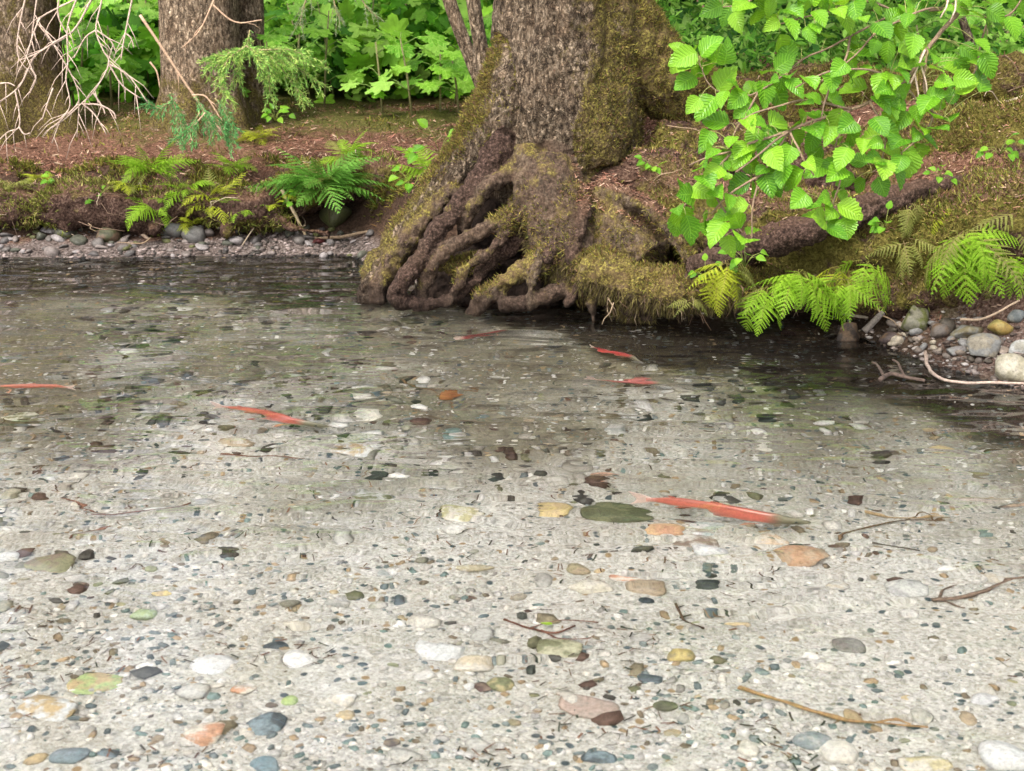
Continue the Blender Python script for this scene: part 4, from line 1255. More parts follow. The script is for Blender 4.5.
# px, py, Y, frond length m, n fronds, kind, spread mode, label
FERNS = [
    (150, 172, 11.95, .34, 8, 'bright', 'up', 'bright green fern at the top of the far bank under the hanging twigs'),
    (158, 207, 11.8, .34, 7, 'bright', 'up', 'spreading fern below the topmost bright fern on the far bank'),
    (128, 188, 11.8, .22, 4, 'yellow', 'up', 'small yellowish fern left of the paired bright ferns'),
    (72, 216, 11.85, .22, 6, 'bright', 'up', 'small fern low on the far bank at the left'),
    (12, 190, 12.0, .26, 6, 'dull', 'up', 'dull mossy fern at the left edge of the far bank'),
    (215, 203, 11.8, .30, 7, 'yellow', 'up', 'yellow green fern in the middle of the far bank'),
    (248, 212, 11.8, .28, 6, 'bright', 'up', 'drooping fern just left of the large dark fern'),
    (190, 224, 11.75, .18, 4, 'yellow', 'up', 'little pale fern tip low beneath the middle ferns'),
    (322, 188, 11.8, .50, 13, 'deep', 'up', 'large dark green fern on the far bank left of the big trunk'),
    (345, 160, 12.3, .30, 6, 'bright', 'up', 'lighter fern behind the large dark fern'),
    (185, 190, 11.85, .26, 5, 'bright', 'up', 'fern between the two rows of ferns in the middle of the far bank'),
    (100, 196, 11.9, .24, 4, 'dull', 'up', 'dull green fern left of the bright ferns on the far bank'),
    (275, 205, 11.8, .24, 4, 'yellow', 'up', 'yellow green fern touching the large dark fern on its left'),
    (38, 182, 12.05, .22, 4, 'yellow', 'up', 'pale fern in the moss at the far left of the bank'),
    (232, 168, 12.6, .22, 5, 'bright', 'up', 'low fern on the brown ground above the middle ferns'),
    (258, 140, 13.8, .26, 5, 'yellow', 'up', 'small yellow green fern at the foot of the second trunk'),
    (432, 172, 11.3, .34, 6, 'bright', 'up', 'light green fern against the left side of the big trunk'),
    (725, 262, 8.55, .32, 8, 'yellow', 'down', 'yellow fern hanging over the dark hollow below the leafy branch'),
    (800, 272, 8.5, .36, 11, 'bright', 'down', 'fern trailing almost to the water right of the yellow fern'),
    (866, 262, 8.5, .30, 5, 'bright', 'down', 'narrow fern hanging beside dry stems under the bank'),
    (968, 232, 8.35, .40, 18, 'bright', 'down', 'large bright fern hanging on the right bank above the rocks'),
    (910, 205, 8.7, .20, 4, 'dull', 'down', 'small dull fern in the moss above the large right fern'),
    (1018, 215, 8.4, .26, 5, 'dull', 'down', 'olive fern at the right edge above the rocks'),
    (765, 285, 8.5, .28, 6, 'bright', 'down', 'fern hanging low between the yellow fern and the trailing fern'),
    (845, 282, 8.45, .26, 6, 'bright', 'down', 'fern over the dark gap just left of the grey broken stub'),
    (1005, 255, 8.3, .30, 7, 'bright', 'down', 'fern at the right edge merging with the large right fern'),
    (905, 240, 8.6, .22, 5, 'dull', 'down', 'olive fern left of the large right fern under the bare root'),
    (838, 268, 8.55, .22, 4, 'yellow', 'down', 'small yellow fern between the trailing fern and the narrow one'),
    (692, 298, 8.75, .16, 4, 'dull', 'down', 'withered little fern under the end of the mossy root'),
    (948, 205, 8.7, .24, 5, 'yellow', 'down', 'yellowish fern in the moss just above the large right fern'),
    (655, 170, 9.75, .16, 3, 'bright', 'up', 'tiny fern growing on the litter shelf of the big trunk'),
]
for i, (px, py, Y, L, n, key, mode, lab) in enumerate(FERNS):
    p = W(px, py, Y)
    z_ = tz(p.x, p.y)
    if mode == 'up' and px < 500: p = W(px, py, Y) if z_ < p.z - .25 else Vector((p.x, p.y, max(p.z, z_)))
    o = empty('fern', p, lab, 'fern', 'ferns on the banks')
    n = int(n * (2.6 if mode == 'up' else 1.35))
    for j in range(n):
        fr = mobj('frond', rnd.choice(FRONDS['dull' if rnd.random() < .12 else key]), o)
        if mode == 'up':
            yaw = math.pi + (j / max(1, n - 1) - 0.5) * 4.6 + rnd.uniform(-.25, .25)
            tilt = rnd.uniform(0.3, 1.15)
        else:
            yaw = math.pi + (j / max(1, n - 1) - 0.5) * 3.3 + rnd.uniform(-.2, .2)
            tilt = rnd.uniform(-0.9, 0.15)
        s = L * rnd.uniform(.7, 1.15) * 1.1
        fr.scale = (s, s, s)
        fr.rotation_euler = Matrix.Rotation(yaw, 3, 'Z').to_4x4().to_euler()
        fr.rotation_euler = (Matrix.Rotation(yaw + rnd.uniform(-.3, .3), 3, 'Z') @ Matrix.Rotation(tilt, 3, 'X') @ Matrix.Rotation(rnd.uniform(-.7, .7), 3, 'Y')).to_euler()
        fr.location = (rnd.uniform(-.03, .03), rnd.uniform(-.02, .02), rnd.uniform(-.02, .02))


# ------------------------------------------------------------------ leaves
def leaf_mesh(name, mat, seed, width=0.40, cup=0.10, serr=0.05, stations=11, bend=0.3):
    r = random.Random(seed)
    v, f, uv = [], [], []
    for i in range(stations):
        t = i / (stations - 1)
        w = width * (math.sin(math.pi * (t ** 0.72)) ** 0.75) * (1.04 - 0.2 * t) if 0 < t < 1 else 0.012
        if 0 < t < 1: w *= 1 + (serr if i % 2 else -serr) * 1.2
        y = t + (0.03 if i % 2 else 0)
        zb = -bend * t * t
        for u in (-1, -.5, 0, .5, 1):
            pl = 0.014 * (1 if i % 2 else -1) * (1 if abs(u) > .1 else 0)
            yy_ = y + 0.10 * abs(u) * w
            zz_ = zb + cup * (abs(u) ** 1.3) * w * 1.5 + pl + 0.02 * math.sin(t * 5 + u * 2 + seed)
            v.append((u * w, yy_, zz_)); uv.append((u, t))
    for i in range(stations - 1):
        for k in range(4):
            a = i * 5 + k
            f.append((a, a + 1, a + 6, a + 5))
    me = np_mesh(name, v, f, mat, True)
    ul = me.uv_layers.new(name='UVMap')
    for lp in me.loops: ul.data[lp.index].uv = uv[lp.vertex_index]
    return me


ALD = [leaf_mesh('leaf', M_alder, k, 0.40 + 0.03 * (k % 3), 0.12 + .1 * (k % 2), 0.05, 13, 0.18 + 0.12 * (k % 4)) for k in range(7)]


def palm_leaf(name, mat, seed, lobes=7):
    r = random.Random(seed)
    v, uv, f = [(0, 0, 0)], [(0, 0)], []
    ring = []
    for i in range(lobes):
        a = math.radians(-130 + 260 * i / (lobes - 1))
        L = (1.0 - 0.38 * abs(i - (lobes - 1) / 2) / ((lobes - 1) / 2)) * r.uniform(.9, 1.05) * 0.56
        da = math.radians(260 / (lobes - 1) / 2)
        pts = [(a - da, 0.64 * L), (a - da * .62, 0.84 * L), (a - da * .28, .88 * L), (a, L), (a + da * .28, .88 * L), (a + da * .62, .84 * L)]
        for (aa_, rr) in pts:
            rr *= r.uniform(.93, 1.07)
            z = -0.35 * rr * rr - 0.04 * math.sin(aa_ * 7) * rr + (0.05 if abs(aa_ - a) < 1e-6 else 0)
            ring.append((math.sin(aa_) * rr, math.cos(aa_) * rr, z)); uv.append(((aa_ - a) * 2.0, rr))
    b = len(v); v += ring
    for i in range(len(ring) - 1): f.append((0, b + i + 1, b + i))
    me = np_mesh(name, v, f, mat, True)
    ul = me.uv_layers.new(name='UVMap')
    for lp in me.loops: ul.data[lp.index].uv = uv[lp.vertex_index]
    return me


CLUB = [palm_leaf('leaf', M_club, k) for k in range(5)]
PLV = np.array([q.co[:] for q in CLUB[0].vertices]); PLF = np.array([p.vertices[:] for p in CLUB[0].polygons])

# ------------------------------------------------------------------ alder branch over the water
TW = [  # polylines px,py,Y ; radius start,end ; leaves?
    [(1240, -260, 7.6), (1120, -120, 7.4), (1010, -45, 7.25), (962, 8, 7.2), (930, 45, 7.15), (903, 82, 7.1), (850, 110, 7.0), (790, 130, 6.95), (738, 150, 6.9), (708, 183, 6.85), (684, 208, 6.85)],
    [(930, 45, 7.15), (924, 85, 7.05), (932, 120, 7.0), (905, 150, 6.95), (872, 172, 6.9)],
    [(962, 8, 7.2), (900, 14, 7.15), (850, 36, 7.1), (802, 62, 7.05), (760, 92, 7.0), (730, 96, 7.0), (708, 84, 7.0), (700, 62, 7.0)],
    [(790, 130, 6.95), (765, 172, 6.85), (752, 205, 6.8), (750, 245, 6.8)],
    [(850, 110, 7.0), (835, 145, 6.9), (842, 175, 6.85), (834, 200, 6.85), (828, 220, 6.85)],
    [(900, 14, 7.15), (862, 2, 7.1), (820, 14, 7.05), (778, 24, 7.0)],
    [(1010, -45, 7.25), (985, 30, 7.3), (975, 70, 7.3), (962, 92, 7.3)],
    [(1120, -120, 7.4), (1040, -30, 7.3), (1012, 12, 7.3), (985, 18, 7.3)],
    [(708, 183, 6.85), (722, 210, 6.8), (738, 232, 6.8)],
    [(870, 102, 7.0), (885, 135, 6.9), (880, 168, 6.9)],
    [(962, 8, 7.2), (925, 10, 7.1), (880, 30, 7.0), (850, 60, 6.95), (815, 85, 6.9)],
    [(850, 110, 7.0), (810, 100, 6.95), (770, 108, 6.9), (735, 125, 6.9)],
    [(738, 150, 6.9), (715, 155, 6.85), (690, 165, 6.85)],
    [(903, 82, 7.1), (920, 105, 7.0), (945, 118, 7.0)],
    [(1120, -120, 7.4), (900, -50, 7.2), (800, -25, 7.1), (745, 2, 7.05), (722, 8, 7.05)],
    [(790, 130, 6.95), (800, 155, 6.85), (815, 175, 6.85)],
    [(765, 172, 6.85), (735, 190, 6.8), (712, 215, 6.8)],
    [(1040, -30, 7.3), (1030, 15, 7.25), (1020, 30, 7.25)],
    [(903, 82, 7.1), (870, 70, 6.9), (830, 72, 6.85), (795, 88, 6.8)],
    [(850, 36, 7.1), (845, 60, 6.95), (828, 92, 6.9), (822, 120, 6.85)],
    [(790, 130, 6.95), (770, 145, 6.85), (735, 172, 6.8)],
    [(760, 92, 7.0), (742, 118, 6.95), (728, 150, 6.9)],
]
ab_loc = W(1240, -260, 7.6)
ab = empty('alder_branch', ab_loc, 'leafy alder branch with toothed bright green leaves hanging over the right bank', 'branch')
n_leaf = 0
TPATHS = []
for ti, tw in enumerate(TW):
    r0 = 0.013 if ti == 0 else 0.005
    pts = [(*(W(*q)[:]), r0 * (1 - 0.85 * k / len(tw)) + 0.0018) for k, q in enumerate(tw)]
    path = catmull(pts, 5)
    path[:, :3] += 0.012 * np.stack([fbm(path[:, :3] * 7, 2, 60 + ti), fbm(path[:, :3] * 7, 2, 80 + ti), fbm(path[:, :3] * 7, 2, 90 + ti)], 1)
    v_, f_ = tube(path, 6)
    lb = mobj('limb' if ti == 0 else 'twig', np_mesh('twig', local(v_, ab), f_, M_wood, True, np.tile((0.22, 0.15, 0.10), (len(v_), 1))), ab)
    TPATHS.append(path)
POLY = [[(770, 70), (785, 28), (860, 38), (905, 0), (955, -20), (1000, 40), (990, 78), (960, 98), (945, 125), (915, 165), (880, 192), (850, 182), (800, 180), (768, 190), (760, 232), (738, 252), (712, 240), (670, 226), (676, 195), (695, 160), (712, 125), (738, 98)],
        [(676, 48), (728, 45), (742, 100), (700, 112), (686, 100)], [(700, -20), (765, -15), (758, 18), (708, 22)], [(800, 195), (852, 186), (850, 236), (808, 234)], [(970, -20), (1060, -20), (1060, 45), (980, 30)], [(750, -30), (910, -30), (905, 14), (768, 30)]]


def inside(x, y, pl):
    c = False
    for (x1, y1), (x2, y2) in zip(pl, pl[1:] + pl[:1]):
        if (y1 > y) != (y2 > y) and x < (x2 - x1) * (y - y1) / (y2 - y1) + x1: c = not c
    return c


allp = np.vstack([q[2:, :3] for q in TPATHS])
spots, tries = [], 0
while len(spots) < 290 and tries < 40000:
    tries += 1
    x, y = rnd.uniform(665, 1060), rnd.uniform(-30, 255)
    if not any(inside(x, y, q) for q in POLY): continue
    md = 8.5 if rnd.random() < .6 else 12
    if any((x - a) ** 2 + (y - b) ** 2 < md * md for a, b in spots): continue
    if fbm(np.array([[x / 28, y / 28, 3.0]]), 2, 5)[0] < -.30: continue
    spots.append((x, y))
pet = Soup()
for (x, y) in spots:
    w0 = W(x, y, 7.0)
    k = int(np.argmin(np.linalg.norm(allp - np.array(w0[:]), axis=1)))
    p = Vector(allp[k])
    ctr = W(x, y, p.y + rnd.uniform(-.16, .12))          # where the blade's middle comes
    s_l = rnd.uniform(.088, .145)
    away = (ctr - p)
    dirl = (away.normalized() * .8 + Vector((rnd.uniform(-.7, .7), rnd.uniform(-.5, .2), rnd.uniform(-.75, .35)))).normalized()
    if away.length < .03: dirl = Vector((rnd.uniform(-1, 1), -.3, rnd.uniform(-.8, .2))).normalized()
    base = ctr - dirl * s_l * .45
    nrm = Vector((rnd.uniform(-.7, .7), -rnd.uniform(.25, 1.4), rnd.uniform(.2, 1.2))).normalized()
    zv = (nrm - dirl * nrm.dot(dirl)).normalized(); xv = dirl.cross(zv)
    lf = mobj('leaf', rnd.choice(ALD), ab)
    lf.rotation_euler = Matrix((xv, dirl, zv)).transposed().to_euler()
    lf.scale = (s_l * rnd.uniform(.88, 1.15), s_l, s_l)
    lf.location = base - ab.location
    mid_ = p.lerp(base, .55) + Vector((0, 0, .012))
    v_, f_ = tube(catmull([(*(p - ab.location), .0026), (*(mid_ - ab.location), .0019), (*(base - ab.location), .0013)], 3), 4)
    pet.add(v_, f_, (0.30, 0.30, 0.10))
n_leaf = len(spots)
ps = mobj('leaf_stalks', pet.mesh('leaf_stalks', M_wood), ab); ps['kind'] = 'stuff'
N_ALDER = n_leaf
# pale catkins and the two whitish dead twigs in it
s_ = Soup()
for (a, b) in (((925, 50, 7.05), (895, 112, 7.0)), ((915, 75, 7.05), (918, 118, 7.0)), ((920, 62, 7.05), (928, 105, 7.0)), ((948, 0, 7.0), (940, 18, 7.0)), ((956, 0, 7.0), (950, 22, 7.0))):
    s_.add(*tube([(*W(*a), .0055), (*(0.5 * (W(*a) + W(*b)) + Vector((.01, 0, .005))), .0045), (*W(*b), .003)], 5), (0.62, 0.46, 0.36))
v_ = s_.mesh('dead_twigs', M_wood)
for q in v_.vertices: q.co -= ab.location
dt = mobj('bare_twig', v_, ab); dt['label'] = 'pale leafless twigs between the leaves'; dt['kind'] = 'stuff'

# small alder seedlings etc. on banks: leafy sprigs (thing > stem, leaf)
SPR = [(652, 168, 9.6, 4, .07, 'tiny leafy sprig on the needle shelf beside the big trunk'),
       (745, 262, 8.5, 7, .08, 'yellowing leafy sprig hanging above the yellow fern'),
       (705, 276, 8.6, 4, .06, 'small sprig of yellow leaves at the end of the mossy root'),
       (885, 228, 8.5, 6, .07, 'pale leafy sprig in the moss of the right bank'),
       (440, 150, 11.2, 8, .13, 'bright leafy seedling just left of the big trunk'),
       (412, 185, 11.0, 5, .10, 'low leafy seedling beside the roots on the left'),
       (300, 200, 11.7, 6, .08, 'leafy sprig at the edge of the large dark fern'),
       (60, 185, 11.9, 5, .08, 'small leafy sprig on the far bank at the left'),
       (100, 205, 11.8, 6, .08, 'little plant low on the far bank between two ferns'),
       (275, 118, 14.0, 8, .09, 'yellow green seedling cluster under the conifer bough'),
       (1000, 150, 8.9, 6, .07, 'dull sprig on the upper right bank'),
       (940, 178, 8.7, 5, .06, 'thin stemmed sprig above the long bare root')]
for (px, py, Y, n, s, lab) in SPR:
    n = int(n * 1.6)
    p = W(px, py, Y)
    o = empty('seedling', p, lab, 'seedling', 'leafy sprigs on the banks')
    s_ = Soup()
    for j in range(n):
        d = Vector((rnd.uniform(-1, 1), rnd.uniform(-.9, .3), rnd.uniform(-.1, 1))).normalized()
        e = d * s * rnd.uniform(.6, 1.8)
        s_.add(*tube([(0, 0, -.03, .003), (*(e * .5 + Vector((0, 0, .01))), .002), (*e, .0015)], 4), (0.22, 0.25, 0.06))
        lf = mobj('leaf', rnd.choice(ALD), o)
        yv = (d + Vector((0, 0, -.5))).normalized(); nrm = Vector((rnd.uniform(-.4, .4), -.7, .9)).normalized()
        zv = (nrm - yv * nrm.dot(yv)).normalized(); xv = yv.cross(zv)
        lf.rotation_euler = Matrix((xv, yv, zv)).transposed().to_euler(); lf.scale = (s * .8,) * 3; lf.location = e
    mobj('stem', s_.mesh('stem', M_wood), o)

# ------------------------------------------------------------------ background trees
def simple_tree(px, pyb, Y, width_px, label, height=11, mat=M_bark2, lean=0.0, mossy=0.35, crown=True, r_top=0.6, flare=1.5, group='background tree trunks', n_leaf=900):
    p = W(px, pyb, Y); zb = tz(p.x, p.y)
    r = width_px / 2 * Y / FPX
    o = empty('conifer_tree', (p.x, p.y, zb), label, 'tree', group)
    rows_ = [(0, 0, -.2, r * flare), (0, 0, .12, r * (1 + (flare - 1) * .5)), (0, 0, .5, r * 1.05), (lean * .3, 0, 1.5, r), (lean * .6, 0, 3, r * .95), (lean, 0, height * .6, r * .8), (lean * 1.3, 0, height, r * r_top * .3)]
    path = catmull(rows_, 14)
    v_, f_ = tube(path, 40)
    nrm = v_ - np.repeat(path[:, :3], 40, 0); nrm /= np.linalg.norm(nrm, axis=1)[:, None]
    an = np.arctan2(nrm[:, 1], nrm[:, 0])
    dsp = r * (0.10 * fbm(np.stack([np.cos(an) * 2, np.sin(an) * 2, v_[:, 2] * .8], 1), 3, int(px) + 3000) + 0.07 * fbm(np.stack([np.cos(an) * 9, np.sin(an) * 9, v_[:, 2] * 1.5], 1), 3, int(px) + 3001))
    dsp = dsp + r * 0.25 * np.cos(an * 5 + px) * smooth(0.7, 0.0, v_[:, 2])
    v_ = v_ + nrm * dsp[:, None]
    ms_ = np.clip(mossy + 0.5 * smooth(.9, 0.1, v_[:, 2]) + 0.2 * fbm(v_ * 2, 3, 7), 0, 1)
    mobj('trunk', np_mesh('trunk', v_, f_, mat, True, None, {'moss': ms_, 'bare': np.zeros(len(v_)), 'litter': np.zeros(len(v_)), 'plate': np.ones(len(v_)), 'soil': np.zeros(len(v_))}), o)
    if crown:
        n = n_leaf
        h = 7.4 + (height - 6.0) * rng.random(n) ** 0.9
        rad = (0.9 + 1.4 * (1 - (h - 7.4) / height)) * rng.random(n) ** .6
        a = rng.uniform(0, 6.28, n)
        pos = np.stack([np.cos(a) * rad + lean, np.sin(a) * rad, h - rad * .25], 1)
        keep_ = fbm(pos * .9 + px, 2, 8) > -.12
        pos = pos[keep_]; n = len(pos)
        rr = rot_mats(rng.uniform(0, 6.28, n), rng.normal(0, .5, n), rng.normal(0, .4, n))
        t = np.array([(0.05, 0.12, 0.025), (0.08, 0.17, 0.03), (0.03, 0.08, 0.02)])[rng.integers(0, 3, n)]
        scatter('crown', PLV, PLF, pos, rr, rng.uniform(.25, .6, n), t, M_far, o)
        s2 = Soup()
        for j in range(14):
            hh = 6.6 + j * (height - 7) / 14; aj = rnd.uniform(0, 6.28); L = rnd.uniform(1.2, 2.4)
            s2.add(*tube([(lean * .8, 0, hh, .06), (math.cos(aj) * L * .5 + lean, math.sin(aj) * L * .5, hh + .1, .04), (math.cos(aj) * L + lean, math.sin(aj) * L, hh - .25, .015)], 6), (0.2, 0.15, 0.11))
        lm = mobj('limbs', s2.mesh('limbs', M_wood), o); lm['kind'] = 'stuff'
    return o


simple_tree(14, 118, 14.6, 96, 'grey mossy trunk at the left edge behind hanging bare twigs', 12, M_bark2, 0, .45)
simple_tree(204, 128, 14.4, 72, 'thick grey barked trunk behind the green conifer bough', 13, M_bark2, .05, .16)
simple_tree(252, 118, 15.0, 28, 'slim reddish trunk touching the thick grey barked one', 10, M_bark2, .1, .1)
simple_tree(488, 96, 12.4, 13, 'slim young stem leaning against the left of the big trunk', 7, M_bark2, -1.2, .2, n_leaf=700)
simple_tree(492, 92, 12.0, 13, 'second slim stem between the young stem and the big trunk', 7, M_bark2, -.55, .2, n_leaf=700)
simple_tree(870, 60, 17.5, 34, 'dim trunk in the green shade behind the leafy branch', 11, M_bark, 0, .4)
simple_tree(1075, 50, 15.5, 60, 'mossy trunk just beyond the right edge', 12, M_bark, 0, .5)
pS = W(975, 62, 12.6)
st_ = empty('stump', (pS.x, pS.y, tz(pS.x, pS.y)), 'thin dark broken stem standing in the greenery behind the right bank', 'stem')
h_ = (W(962, 18, 12.6).z - st_.location.z)
v_, f_ = tube(catmull([(0, 0, -.05, .05), (-.02, 0, h_ * .5, .042), (W(962, 18, 12.6).x - pS.x, 0, h_, .034)], 6), 10, .15)
mobj('trunk', np_mesh('trunk', v_, f_, M_bark, True, None, {'moss': np.full(len(v_), .3), 'bare': np.zeros(len(v_)), 'litter': np.zeros(len(v_)), 'plate': np.ones(len(v_)), 'soil': np.zeros(len(v_))}), st_)
# crown of the big spruce, above the picture
n = 3600
h = 6.8 + 7.0 * rng.random(n)
rad = 0.5 + 2.3 * (1 - (h - 6.8) / 9) * rng.random(n) ** .6; a = rng.uniform(0, 6.28, n)
pos = np.stack([np.cos(a) * rad, np.sin(a) * rad, h - rad * .3], 1); pos = pos[fbm(pos * .9, 2, 8) > -.1]; n = len(pos)
scatter('crown', PLV, PLF, pos, rot_mats(rng.uniform(0, 6.28, n), rng.normal(0, .5, n), rng.normal(0, .4, n)), rng.uniform(.25, .55, n),
        np.array([(0.05, 0.12, 0.025), (0.08, 0.17, 0.03), (0.03, 0.08, 0.02)])[rng.integers(0, 3, n)], M_far, root0)
ut = catmull([(*(W(572, -640, 10.45) - root0.location), .43), (0.1, .1, 7, .34), (.1, .1, 10, .2), (.1, .1, 13.5, .04)], 4)
v_, f_ = tube(ut, 24, .04)
mobj('upper_trunk', np_mesh('upper_trunk', v_, f_, M_bark, True, None, {'moss': np.full(len(v_), .4), 'bare': np.zeros(len(v_)), 'litter': np.zeros(len(v_)), 'plate': np.ones(len(v_)), 'soil': np.zeros(len(v_))}), root0)

# ------------------------------------------------------------------ broad leaved thicket (plants > stem, leaf)
SIDES = ['left', 'middle', 'right']
def row_of(k):
    return k % 4


thick = []
for k in range(34):
    px = 66 + 415 * ((k * 0.618) % 1.0) + rnd.uniform(-8, 8)
    row = k % 4
    Y = 15.2 + row * 0.85 + rnd.uniform(-.3, .3)
    thick.append((px, Y))
for k in range(10):
    thick.append((rnd.uniform(900, 1060), 13.2 + (k % 3) * .9))
for k, (px, Y) in enumerate(thick):
    q = W(px, 60, Y); zb = tz(q.x, Y)
    if px < 600:
        spots_ = [(105, 'beside the leftmost mossy trunk'), (160, 'just left of the thick grey trunk'), (235, 'hidden behind the thick grey trunk'), (285, 'right of the slim reddish trunk'), (325, 'behind the tip of the conifer bough'),
                  (370, 'left of the middle of the thicket'), (415, 'in the middle of the open thicket'), (455, 'left of the young slim stem'), (999, 'right behind the young slim stem')]
        wh = next(t_ for lim, t_ in spots_ if px < lim)
        rw_ = row_of(k)
        lo_ = max([0] + [lim for lim, _t in spots_ if lim <= px]); hi_ = next(lim for lim, _t in spots_ if px < lim)
        mates = sorted(p_[0] for j_, p_ in enumerate(thick[:34]) if row_of(j_) == rw_ and lo_ <= p_[0] < hi_)
        nth = '' if len(mates) == 1 else ('first ', 'second ', 'third ', 'fourth ', 'fifth ')[mates.index(px)]
        lab_ = nth + 'broad leaved plant ' + ('from left ' if nth else '') + ('in front row ', 'in second row ', 'in third row ', 'in back row ')[rw_] + wh
    else:
        wh = next(t_ for lim, t_ in ((930, 'left of the dark stake'), (965, 'around the dark stake'), (1000, 'right of the dark stake'), (9999, 'at the right edge')) if px < lim)
        mates = sorted(p_[0] for j_, p_ in enumerate(thick) if j_ >= 34)
        lab_ = ('first', 'second', 'third', 'fourth', 'fifth', 'sixth', 'seventh', 'eighth', 'ninth', 'tenth')[mates.index(px)] + ' shade plant from left beyond the right bank ' + wh
    o = empty('broadleaf_plant', (q.x, Y, zb), lab_, 'shrub',
              'broad leaved plants of the thicket' if px < 600 else 'broad leaved plants behind the right bank')
    H = rnd.uniform(.55, 1.0) + (Y - 15.0) * .22
    if px > 600: H = rnd.uniform(.4, .8)
    s2 = Soup()
    bend = Vector((rnd.uniform(-.2, .2), rnd.uniform(-.3, .05), 0))
    s2.add(*tube([(0, 0, -.05, .014), (*(bend * .4 + Vector((0, 0, H * .5))), .012), (*(bend + Vector((0, 0, H))), .008)], 6), (0.22, 0.2, 0.09))
    nl = 7
    for j in range(nl):
        tt = rnd.uniform(.25, 1.0); st = bend * tt + Vector((0, 0, H * tt))
        a = j * 2.4 + rnd.uniform(-.4, .4)
        d = Vector((math.cos(a), math.sin(a) * .8 - .25, .35)).normalized()
        e = st + d * rnd.uniform(.14, .36)
        s2.add(*tube([(*st, .006), (*(st * .5 + e * .5 + Vector((0, 0, .03))), .005), (*e, .004)], 4), (0.2, 0.3, 0.07))
        s = rnd.uniform(.26, .46)
        yv = Vector((d.x, d.y, -.15 - rnd.random() * .35)).normalized()
        nrm = Vector((rnd.uniform(-.3, .3), rnd.uniform(-.75, -.15), 1)).normalized()
        zv = (nrm - yv * nrm.dot(yv)).normalized(); xv = yv.cross(zv)
        lf = mobj('leaf', rnd.choice(CLUB), o)
        lf.rotation_euler = Matrix((xv, yv, zv)).transposed().to_euler(); lf.scale = (s, s, s); lf.location = e
    mobj('stem', s2.mesh('stem', M_wood), o)


def leaf_mass(name, n, xr, yr, zfun, size, pal, label, seed, clump=0.0, flat=.55, lean_f=-.35, tv=PLV, tf=PLF, face=True):
    x = rng.uniform(*xr, n); y = rng.uniform(*yr, n)
    zb, _ = terrain(x, y)
    z = zb + zfun(x, y) * rng.random(n) ** .8
    pos = np.stack([x, y, z], 1)
    kp = fbm(pos * 1.3, 3, seed) > clump
    pos = pos[kp]; n = len(pos)
    yaw = rng.uniform(0, 6.28, n)
    R_ = rot_mats(np.zeros(n), np.full(n, -lean_f * 1.0), np.zeros(n)) @ rot_mats(yaw, rng.normal(0, flat, n), rng.normal(0, flat, n))
    p_ = np.array(pal); c = p_[rng.integers(0, len(p_), n)] * rng.uniform(.6, 1.35, (n, 1))
    o = scatter(name, tv, tf, pos, R_, size * rng.uniform(.6, 1.3, n), c, M_far)
    return tag(o, label, kind='stuff')


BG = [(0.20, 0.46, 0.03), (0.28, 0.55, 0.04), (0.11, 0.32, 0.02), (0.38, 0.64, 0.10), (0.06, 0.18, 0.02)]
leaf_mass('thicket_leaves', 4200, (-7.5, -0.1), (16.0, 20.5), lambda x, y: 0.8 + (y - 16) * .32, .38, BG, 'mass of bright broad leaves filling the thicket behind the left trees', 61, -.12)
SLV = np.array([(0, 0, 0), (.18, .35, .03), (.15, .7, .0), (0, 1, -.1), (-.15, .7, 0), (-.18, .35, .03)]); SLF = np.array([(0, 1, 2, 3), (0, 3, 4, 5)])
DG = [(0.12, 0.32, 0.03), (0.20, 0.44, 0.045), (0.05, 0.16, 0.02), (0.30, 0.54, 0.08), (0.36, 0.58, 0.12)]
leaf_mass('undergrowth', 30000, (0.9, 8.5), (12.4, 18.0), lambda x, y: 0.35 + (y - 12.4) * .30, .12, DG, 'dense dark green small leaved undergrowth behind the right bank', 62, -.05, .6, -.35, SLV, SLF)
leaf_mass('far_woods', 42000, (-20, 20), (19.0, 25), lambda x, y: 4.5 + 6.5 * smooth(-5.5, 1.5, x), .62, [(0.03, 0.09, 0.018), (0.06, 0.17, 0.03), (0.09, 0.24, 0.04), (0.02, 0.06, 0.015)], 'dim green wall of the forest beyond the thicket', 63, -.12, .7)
leaf_mass('high_foliage', 4500, (-1, 16), (19, 23), lambda x, y: 9.0 + 0 * x, .55, [(0.05, 0.14, 0.02), (0.09, 0.24, 0.035), (0.03, 0.08, 0.015)], 'upper foliage of the forest above the thicket', 64, .1, .7)

